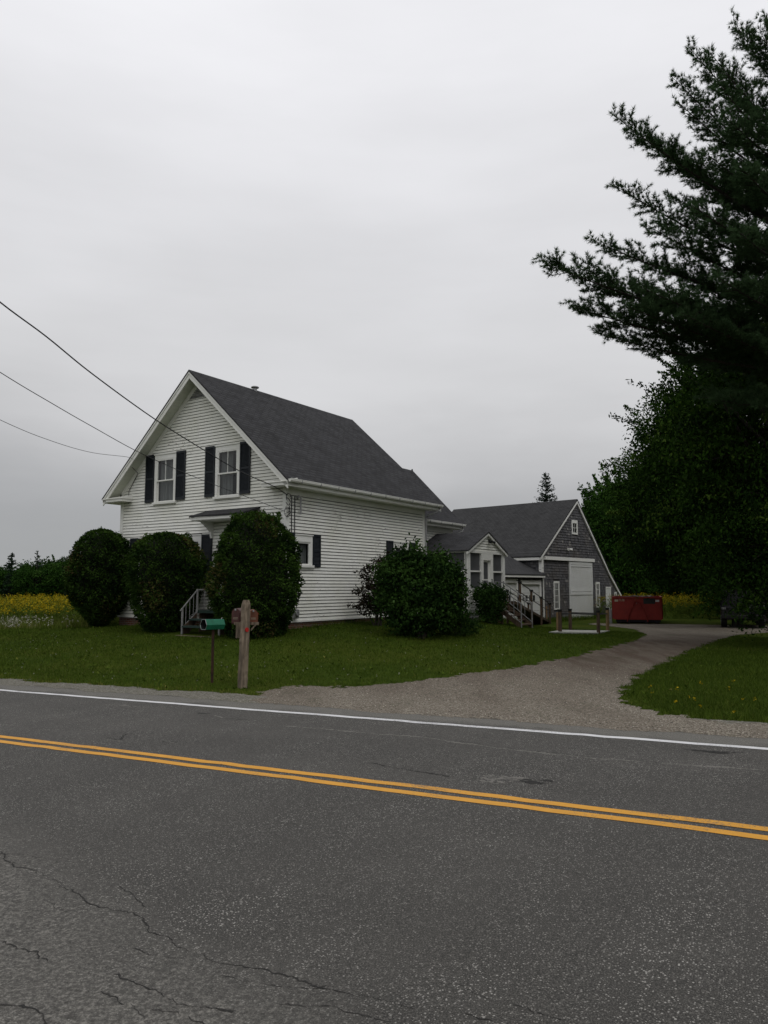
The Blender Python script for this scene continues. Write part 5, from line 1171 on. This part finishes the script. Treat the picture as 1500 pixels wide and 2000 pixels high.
# big white pine at the right edge
def pine(x, y, h, tips, extra, seed):
    z0 = zg1(x, y); o = thing('white_pine', 'tall white pine reaching long feathery boughs in from the right edge', 'tree', (x, y, z0)); g = np.random.default_rng(seed)
    tb = MB(); tb.tube([(x, y, z0 - .3), (x, y, z0 + h * .4), (x + .1, y, z0 + h)], [.34, .24, .04], 10); build('trunk', tb, M['bark'], o)
    lb = MB(); A, Dr = [], []
    def branch(p0, p3, wide):
        p0 = np.array(p0); p3 = np.array(p3); L_ = np.linalg.norm(p3 - p0); p1 = p0 + (p3 - p0) * .35 + np.array([0, 0, -.05 * L_]); p2 = p0 + (p3 - p0) * .72 + np.array([0, 0, -.035 * L_])
        f = lambda t: (1 - t) ** 3 * p0 + 3 * (1 - t) ** 2 * t * p1 + 3 * (1 - t) * t * t * p2 + t ** 3 * p3
        lb.tube([f(t) for t in np.linspace(0, 1, 9)], list(np.linspace(.010 * L_, .006, 9)), 6, cap=False)
        nt_ = int(L_ / .075)
        for i in range(nt_):
            t = .16 + .84 * (i + g.random()) / nt_; c = f(t); d = unit((f(min(t + .02, 1)) - f(t - .02))[None])[0]; sd = unit(np.cross(d, [0, 0, 1])[None])[0]
            tl = wide * (1.10 - t) ** .6 * g.uniform(.45, 1.15) * (1 if t > .3 else .6)
            a = (1 if i % 2 else -1) * g.uniform(.5, 1.25); dr = d * math.cos(a) + sd * math.sin(a) * g.uniform(.6, 1); dr[2] += g.uniform(-.28, .62); dr /= np.linalg.norm(dr)
            e = c + dr * tl + np.array([0, 0, .08 * tl]); 
            if tl > .25: lb.tube([c, c + dr * tl * .6, e], [.010, .007, .003], 3, cap=False)
            m_ = max(2, int(tl / .06)); k = (np.arange(m_) + g.random(m_)) / m_; k = .15 + .85 * k
            A.append(c + np.outer(k, e - c) + g.normal(0, .025, (m_, 3))); Dr.append(np.repeat(dr[None], m_, 0) + g.normal(0, .35, (m_, 3)) + np.array([0, 0, .25]))
            if tl > .4:
                for q in range(int(tl / .16)):
                    s_ = g.uniform(.2, .9); b0 = c + (e - c) * s_; dd = dr + g.normal(0, .7, 3); dd[2] = abs(dd[2]) * .6; dd /= np.linalg.norm(dd); l2 = g.uniform(.12, .34); m2 = max(2, int(l2 / .07)); kk = (np.arange(m2) + 1) / m2
                    A.append(b0 + np.outer(kk, dd * l2)); Dr.append(np.repeat(dd[None], m2, 0) + g.normal(0, .3, (m2, 3)))
    for (t_, bz, wide) in tips: branch((x, y, bz), t_, wide)
    for i in range(extra):
        a = g.uniform(0, 6.28); z = z0 + h * g.uniform(.36, .93); l = (1 - (z - z0) / h) ** .55 * 7.0 * g.uniform(.65, 1)
        if math.cos(a) < -.45: l *= .62
        branch((x, y, z), (x + l * math.cos(a), y + l * math.sin(a), min(z + l * g.uniform(.05, .35), z0 + 16.6)), 1.0)
    build('branches', lb, M['bark'], o)
    P = np.vstack(A); D_ = unit(np.vstack(Dr)); nn_ = 18; n = len(P)
    P = np.repeat(P, nn_, 0); D2 = unit(np.repeat(D_, nn_, 0) * 1.0 + g.normal(0, .50, (n * nn_, 3))); s = unit(np.cross(D2, g.normal(size=D2.shape))) * .0075; l = g.uniform(.09, .16, (len(P), 1))
    V = np.empty((len(P), 3, 3)); V[:, 0] = P - s; V[:, 1] = P + s; V[:, 2] = P + D2 * l
    t = np.clip(np.repeat(g.normal(.45, .18, n), nn_), 0, 1); fastmesh('needles', V.reshape(-1, 3), 3, M['needle'], t, parent=o)
    print('pine needles', len(P)); return o
PX, PY = 11.9, 20.5
def tip(px, py, Y): return tuple(pt(px, py, Y))
tips = [(tip(1066, 515, 19.6), 8.1, 1.5), (tip(1124, 600, 20.2), 7.6, 1.5), (tip(1200, 560, 20.3), 7.9, 1.3), (tip(1165, 650, 20.8), 7.2, 1.0), (tip(1230, 600, 19.2), 7.5, 1.3), (tip(1152, 466, 19.9), 8.9, .95), (tip(1197, 360, 20.2), 9.6, .95), (tip(1265, 440, 19.2), 9.2, 1.1), (tip(1200, 226, 19.8), 10.6, 1.25), (tip(1280, 290, 20.9), 10.8, .9), (tip(1312, 150, 20.0), 12.0, 1.0),
    (tip(1346, 92, 20.6), 12.6, 1.0), (tip(1325, 200, 19.3), 11.8, .8), (tip(1385, 100, 19.6), 13.0, .8), (tip(1432, 38, 20.2), 14.0, .9), (tip(1480, 50, 19.4), 14.5, .9), (tip(1496, 38, 20.9), 14.9, .9), (tip(1300, 520, 20.6), 8.4, .9), (tip(1250, 250, 21.4), 10.4, .8),
    (tip(1400, 160, 18.8), 12.6, .9), (tip(1380, 300, 18.4), 11.5, .9), (tip(1350, 400, 18.2), 10.2, .9), (tip(1420, 230, 18.2), 12.6, .9), (tip(1300, 380, 21.8), 10.0, .9), (tip(1250, 560, 18.8), 8.0, .9), (tip(1330, 610, 18.6), 7.4, .9), (tip(1450, 330, 17.8), 11.5, 1.), (tip(1440, 450, 17.8), 10., 1.), (tip(1400, 540, 18), 8.6, 1.)]
pine(PX, PY, 17.0, [(a, b + .5 + max(0, (a[2] - 11)) * .12, c) for a, b, c in tips], 30, 5)

# conifers and woodland behind
def conifer(name, label, x, y, h, r, seed, mat='spruce', group=None, sparse=1.0, size=.32, trunkvis=0.0, z0=None):
    z0 = zg1(x, y) if z0 is None else z0; o = thing(name, label, 'tree', (x, y, z0), group); g = np.random.default_rng(seed)
    build('trunk', MB().tube([(x, y, z0 - .5), (x, y, z0 + h)], [h * .018, .02], 6), M['bark'], o)
    P, D_ = [], []; nb = int(h * 9 * sparse)
    for i in range(nb):
        f = g.uniform(trunkvis, .985) ; a = g.uniform(0, 6.28); L_ = r * (1 - f) ** .75 * g.uniform(.65, 1.1) + .12; k = max(3, int(L_ / .10)); s = np.linspace(.1, 1, k)
        d = np.array([math.cos(a), math.sin(a), 0]); z = z0 + h * f + L_ * (.05 - .35 * s + .42 * s * s) ; c = np.array([x, y, 0]) + np.outer(s * L_, d); c[:, 2] = z
        P.append(c + g.normal(0, .05, c.shape)); D_.append(np.repeat((d * .7 + np.array([0, 0, -.1]))[None], k, 0))
    P = np.vstack(P); D_ = np.vstack(D_); D_ = unit(D_ + g.normal(0, .5, D_.shape)); V = leafquads(P, size, .35, D_, .6)
    fastmesh('crown', V, 4, M[mat], np.clip(g.normal(.42, .2, len(P)), 0, 1), parent=o); return o
p = pt(1067, 985, 78); conifer('spruce_tree', 'dark spruce tip showing above the barn ridge', p.x, p.y, 13.9, 3.6, 11, size=.30, sparse=4.5)
p = pt(1147, 985, 68); conifer('spruce_tree', 'slim spruce spire at the right end of the barn roof', p.x, p.y, 10.7, 1.4, 12, size=.26, sparse=3)
def copy_tree(src, x, y, s, rz, label=None, group=None, sz=None):
    r = src.copy(); C.objects.link(r); r.location = (x, y, zg1(x, y)); r.scale = (s, s, (sz or s)); r.rotation_euler = (0, 0, rz)
    if label: r['label'] = label
    if group: r['group'] = group
    for ch in src.children: c = ch.copy(); C.objects.link(c); c.parent = r
    return r
gw = 'dark woodland trees behind the barn'; lw = 'dark leafy woodland tree in the shade behind the barn and drive'
q = pt(1175, 1160, 66); t1 = decid('woodland_tree', lw, 'tree', q.x, q.y, 10, q.x, 5.2, 2.9, 4.6, 120, 130, .26, 'far', 201, gw, dens=.55, zmin=.8)
q = pt(1232, 1160, 62); t2 = decid('woodland_tree', lw, 'tree', q.x, q.y, 11, q.x, 5.8, 3.2, 5.2, 130, 130, .26, 'far', 202, gw, dens=.55, zmin=.8)
q = pt(1150, 1160, 72); t3 = decid('woodland_tree', lw, 'tree', q.x, q.y, 9, q.x, 4.8, 2.4, 4.2, 100, 130, .26, 'far', 203, gw, dens=.55, zmin=.8)
i = 0
for px in range(1195, 1720, 34):
    for Y, s in ((60, 1.0), (67, 1.12)):
        q = pt(px + random.uniform(-10, 10), 1160, Y + random.uniform(-2.5, 2.5)); copy_tree((t1, t2, t3)[i % 3], q.x, q.y, s * random.uniform(.9, 1.12) * (1 + max(0, px - 1300) / 1400), random.uniform(0, 6.28)); i += 1
for X, Y, s in ((21, 46, .9), (25, 40, .95), (29, 34, 1), (24, 30, .95), (20, 27, .8), (30, 26, 1), (19, 21, .8), (24, 18, .9), (17.5, 15.5, .6)):
    copy_tree((t1, t2, t3)[i % 3], X, Y, s, random.uniform(0, 6.28), 'dark leafy woodland tree right of the maples, added mostly out of view to block light', 'added woodland trees right of the drive'); i += 1  # added trees, mostly out of view, that darken the right side
for px, Y in ((880, 95), (905, 100)): pass
# distant wood at the left
gl_ = 'far trees along the left edge of the field'
lf = 'rounded leafy tree in the wood across the field at far left'
f1 = decid('field_edge_tree', lf, 'tree', -70, 150, 8, -70, 3.9, 3.6, 3.7, 90, 110, .42, 'far', 301, gl_, dens=.8, zmin=.5)
f2 = conifer('field_edge_tree', 'dark pointed conifer in the wood across the field at far left', -78, 152, 9, 2.8, 302, 'spruce', gl_, size=.55, sparse=1.6)
f3 = decid('field_edge_tree', lf, 'tree', -62, 155, 8.5, -62, 4.2, 3.2, 4.0, 80, 110, .42, 'far', 303, gl_, dens=.8, zmin=.5)
for k, px in enumerate(list(range(-230, 185, 13))):
    y_top = np.interp(px, [-230, 0, 12, 28, 36, 60, 90, 130, 190], [1090, 1104, 1112, 1122, 1116, 1106, 1104, 1100, 1098]) + random.uniform(-3, 6); Yd = random.uniform(138, 165); q = pt(px, 1165, Yd)
    hh = (pt(px, y_top, Yd).z - zg1(q.x, q.y)) * 1.06; src = (f1, f2, f3)[k % 3]; base = (7.9, 9, 8.4)[k % 3]; copy_tree(src, q.x, q.y, hh / base * (1.15 if k % 3 != 1 else 1), random.uniform(0, 6.28), sz=hh / base, label=('dark pointed conifer in the wood across the field at far left' if k % 3 == 1 else None))
for o_, px, Yd in ((f1, 60, 150), (f2, 20, 152), (f3, 112, 148)): q = pt(px, 1160, Yd); o_.location = (q.x, q.y, zg1(q.x, q.y))
q = pt(70, 1160, 140); hh = pt(70, 1074, 140).z + .5; conifer('ragged_pine', 'tall thin ragged pine standing above the far left wood', q.x, q.y, hh, 1.9, 310, 'spruce', size=.5, sparse=.55, trunkvis=.3)
q = pt(127, 1160, 140); hh = pt(127, 1081, 140).z + .5; decid('ragged_tree', 'tall open crowned tree above the far wood beside the left shrub', 'tree', q.x, q.y, hh, q.x, hh * .72, 1.5, 2.2, 26, 40, .42, 'far', 311, dens=.5)

# ---- herbs and grass
def project(P):
    d = P - np.array([0, 0, CAMH]); c, s = math.cos(PITCH), math.sin(PITCH); Y = d[:, 1] * c + d[:, 2] * s; Z = -d[:, 1] * s + d[:, 2] * c
    return 750 + FPX * d[:, 0] / Y, 1000 - FPX * Z / Y
def near_house(x, y):
    dx, dy = x - HC.x, y - HC.y; u = dx * EF.x + dy * EF.y; v = dx * ES.x + dy * ES.y
    h = (u > -.05) & (u < W_ + .05) & (v > -.05) & (v < 11.6); po = (u > PU) & (u < 1) & (v > P0) & (v < P1); stp = (u > 1.2) & (u < 3.2) & (v > -2.1) & (v < 0)
    dx, dy = x - BC.x, y - BC.y; a = dx * BS.x + dy * BS.y; b = dx * BF.x + dy * BF.y
    return h | po | stp | ((a > -8) & (a < 10.2) & (b > -.05) & (b < 9.5))
def blades(name, label, n, box, size, mat, wtest=None, seed=1, wd=.006, lean=.5, hue=(.4, .2)):
    g = np.random.default_rng(seed); s = g.uniform(box[0], box[1], n); t = box[2] + (box[3] - box[2]) * g.random(n) ** 1.35; x, y = xy(s, t)
    k = ~is_drive(x, y) & (t > 10.5 + .22 * vnoise(x, y, 1.1) + .12 * vnoise(x, y, 5) + .5 * np.clip((10 - s) / 8, 0, 1)) & ~near_house(x, y) & (y > 5)
    if wtest is not None: k &= wtest(x, y, g)
    x, y, t = x[k], y[k], t[k]; z = zg(x, y); px, _ = project(np.stack([x, y, z], 1)); k = (px > -120) & (px < 1620); x, y, z, t = x[k], y[k], z[k], t[k]; n = len(x)
    far = np.hypot(x, y); h = size * g.uniform(.5, 1.25, n) * (1 + .35 * vnoise(x, y, 1.7)); w_ = wd * np.clip(far / 14, 1, 3); a = g.uniform(0, 6.28, n); lx_, ly_ = g.normal(0, lean, n) * h, g.normal(0, lean, n) * h
    V = np.empty((n, 3, 3)); V[:, 0] = np.stack([x - np.cos(a) * w_, y - np.sin(a) * w_, z - .005], 1); V[:, 1] = np.stack([x + np.cos(a) * w_, y + np.sin(a) * w_, z - .005], 1); V[:, 2] = np.stack([x + lx_, y + ly_, z + h], 1)
    dry = np.clip(.38 - (t - 10.6) / 2.2, 0, .38)
    tt = np.clip(g.normal(hue[0], hue[1], n) + dry + .12 * vnoise(x, y, .8, 3), 0, 1); o = fastmesh(name, V.reshape(-1, 3), 3, M[mat], tt); print(name, n)
    return tag(o, label, 'grass', kind='stuff')
blades('lawn_grass', 'short mown green lawn grass round the farmhouse', 420000, (-9, 34, 10.3, 32), .055, 'grass', seed=4)
blades('verge_grass', 'longer rough grass on the shaded verge right of the drive', 110000, (-9, 3, 10.3, 24), .085, 'grass', lambda x, y, g: (x > 4), seed=5, hue=(.25, .2), wd=.005)  # blade tint lowered; the trees' shade is put into the colour
def flowers(name, label, cat, pts, size, mat, hz, petals=5, seed=0):
    g = np.random.default_rng(seed); n = len(pts); P = np.repeat(pts, petals, 0) + g.normal(0, size * .45, (n * petals, 3)); P[:, 2] += hz
    return tag(fastmesh(name, leafquads(P, size, .8), 4, M[mat], g.uniform(0, 1, len(P))), label, cat, kind='stuff')
def scatter_px(n, x0, x1, y0, y1, seed):
    g = np.random.default_rng(seed); out = []
    for i in range(n):
        px, py = g.uniform(x0, x1), g.uniform(y0, y1); x, y, z = ground_at(px, py)
        if not is_drive(np.array([x]), np.array([y]))[0] and not near_house(np.array([x]), np.array([y]))[0]: out.append((x, y, z))
    return np.array(out)
flowers('clover_flowers', 'tiny white clover heads dotted over the front lawn', 'flowers', scatter_px(150, 0, 1000, 1240, 1335, 2), .016, 'white', .04)
flowers('dandelion_flowers', 'small yellow dandelion flowers on the verge right of the drive', 'flowers', scatter_px(14, 1250, 1500, 1330, 1405, 3), .032, 'gold', .07)
def weeds(name, label, region, dens, hgt, seed, plume=True, yy=None):
    g = np.random.default_rng(seed); x0, x1, y0_, y1_ = region; n = int((x1 - x0) * (y1_ - y0_) * dens); x = g.uniform(x0, x1, n); y = g.uniform(y0_, y1_, n)
    if yy is not None: k = yy(x, y, g); x, y = x[k], y[k]; n = len(x)
    z = zg(x, y); px, _ = project(np.stack([x, y, z], 1)); k = (px > -80) & (px < 1560); x, y, z = x[k], y[k], z[k]; n = len(x)
    h = hgt * g.uniform(.72, 1.18, n) * (1 + .16 * vnoise(x, y, .9, 5) + .08 * vnoise(x, y, 3.3, 1)); m_ = 16; f = np.tile(np.linspace(.06, .95, m_), n); X = np.repeat(x, m_) + g.normal(0, .07, n * m_); Y = np.repeat(y, m_) + g.normal(0, .07, n * m_); Z = np.repeat(z, m_) + np.repeat(h, m_) * f
    P = np.stack([X, Y, Z], 1); out = unit(np.stack([g.normal(size=len(P)), g.normal(size=len(P)), np.full(len(P), 1.2)], 1)); V = leafquads(P, .19, .16, out, .6)
    o1 = tag(fastmesh(name + '_stalks', V, 4, M['stalk'], np.clip(g.normal(.35, .2, len(P)), 0, 1)), label[0], 'wildflowers', kind='stuff')
    if plume:
        fl_ = g.random(n) < .66 + .5 * vnoise(x, y, .7, 2); x, y, z, h = x[fl_], y[fl_], z[fl_], h[fl_]; n = len(x); m_ = 14; P = np.stack([np.repeat(x, m_) + g.normal(0, .075, n * m_), np.repeat(y, m_) + g.normal(0, .075, n * m_), np.repeat(z + h * .97, m_) + g.normal(0, .07, n * m_)], 1)
        tag(fastmesh(name, leafquads(P, .075, .5), 4, M['gold'], np.clip(np.repeat(g.normal(.45, .2, n), m_) + g.normal(0, .12, len(P)), 0, 1)), label[1], 'wildflowers', kind='stuff')
LB = np.array([ground_at(0, 1229)[:2], ground_at(165, 1226)[:2]])
weeds('goldenrod', ('green stalks of the goldenrod in the left field', 'yellow goldenrod in flower across the left field'), (-34, -8.5, 27, 46), 11, .76, 61, yy=lambda x, y, g: (y > np.interp(x, [LB[0][0] - 8, LB[0][0], LB[1][0]], [LB[0][1] + 1.4, LB[0][1] + 1.2, LB[1][1] + 1.0]) + .6 * vnoise(x, y, .9)) & ~((x > -9.6) & (y < 27.5)))
weeds('field_goldenrod', ('green stalks of the goldenrod behind the dumpster', 'yellow goldenrod in flower behind the dumpster and drive'), (13.5, 27, 44.5, 56), 11, 1.15, 62, yy=lambda x, y, g: y > 46.5 - .15 * (x - 14) + .5 * vnoise(x, y, 1.1))
wp = []
g = np.random.default_rng(9)
for i in range(210):
    px = g.choice([g.normal(20, 26), g.uniform(0, 110), g.normal(130, 8)], p=[.6, .3, .1]); x, y, z = ground_at(px, g.uniform(1222, 1231)); wp.append((x, y, z + g.uniform(.12, .42)))
flowers('white_wildflowers', 'patch of small white wildflowers at the edge of the goldenrod', 'flowers', np.array(wp), .042, 'white', 0, 4, seed=10)
blades('tall_grass', 'pale tall grass between lawn and goldenrod at left', 60000, (19, 45, 15, 34), .30, 'stalk', lambda x, y, g: (y > np.interp(x, [LB[0][0] - 8, LB[0][0], LB[1][0]], [LB[0][1] - .2, LB[0][1] - .3, LB[1][1] - .2]) + .5 * vnoise(x, y, 1.2)) & (y < 40) & ((x < -9.9)), seed=6, wd=.007, hue=(.75, .2), lean=.3)
blades('foundation_grass', 'tufts of uncut grass along the house foundation', 60000, (4, 20, 17, 30), .14, 'grass', lambda x, y, g: (lambda u, v: ((u > -.35) & (u < -.0) & (v > -.3) & (v < 8.3)) | ((u > -2.05) & (u < -1.65) & (v > 8.2) & (v < 12)) | ((v > -.35) & (v < 0) & (u > 0) & (u < 8)))((x - HC.x) * EF.x + (y - HC.y) * EF.y, (x - HC.x) * ES.x + (y - HC.y) * ES.y), seed=8)
blades('barn_grass', 'taller grass growing along the foot of the barn wall', 90000, (0, 20, 36, 56), .28, 'grass', lambda x, y, g: (lambda a, b: (b < -.0) & (b > -.8 - .5 * g.random(len(x))) & (a > -7) & (a < 10))((x - BC.x) * BS.x + (y - BC.y) * BS.y, (x - BC.x) * BF.x + (y - BC.y) * BF.y), seed=9, wd=.004)
def weedpatch(name, label, n, box, size, seed, mat='grass'):
    g = np.random.default_rng(seed); s = g.uniform(box[0], box[1], n); t = g.uniform(box[2], box[3], n); x, y = xy(s, t); k = ~is_drive(x, y) & (t > 10.7) & ~near_house(x, y) & (vnoise(x, y, 1.9, 7) > -.1); x, y = x[k], y[k]
    x = np.repeat(x, 5); y = np.repeat(y, 5); n = len(x); a = g.uniform(0, 6.28, n); l = size * g.uniform(.5, 1.3, n); z = zg(x, y); up = l * g.uniform(.15, .9, n)
    d = np.stack([np.cos(a) * l, np.sin(a) * l, up], 1); sd_ = np.stack([-np.sin(a), np.cos(a), np.zeros(n)], 1) * (l * .24)[:, None]; c = np.stack([x, y, z + .003], 1); V = np.stack([c, c + d * .55 + sd_, c + d, c + d * .55 - sd_], 1).reshape(-1, 3)
    return tag(fastmesh(name, V, 4, M[mat], np.clip(g.normal(.45, .25, n), 0, 1)), label, 'weeds', kind='stuff')
weedpatch('lawn_weeds', 'broad leaved weeds and plantain scattered through the front lawn', 2200, (-6, 30, 10.6, 26), .075, 77)
weedpatch('drive_edge_weeds', 'tufts of weeds along the edges of the gravel drive', 1, (0, 1, 12, 13), .06, 78) if False else None
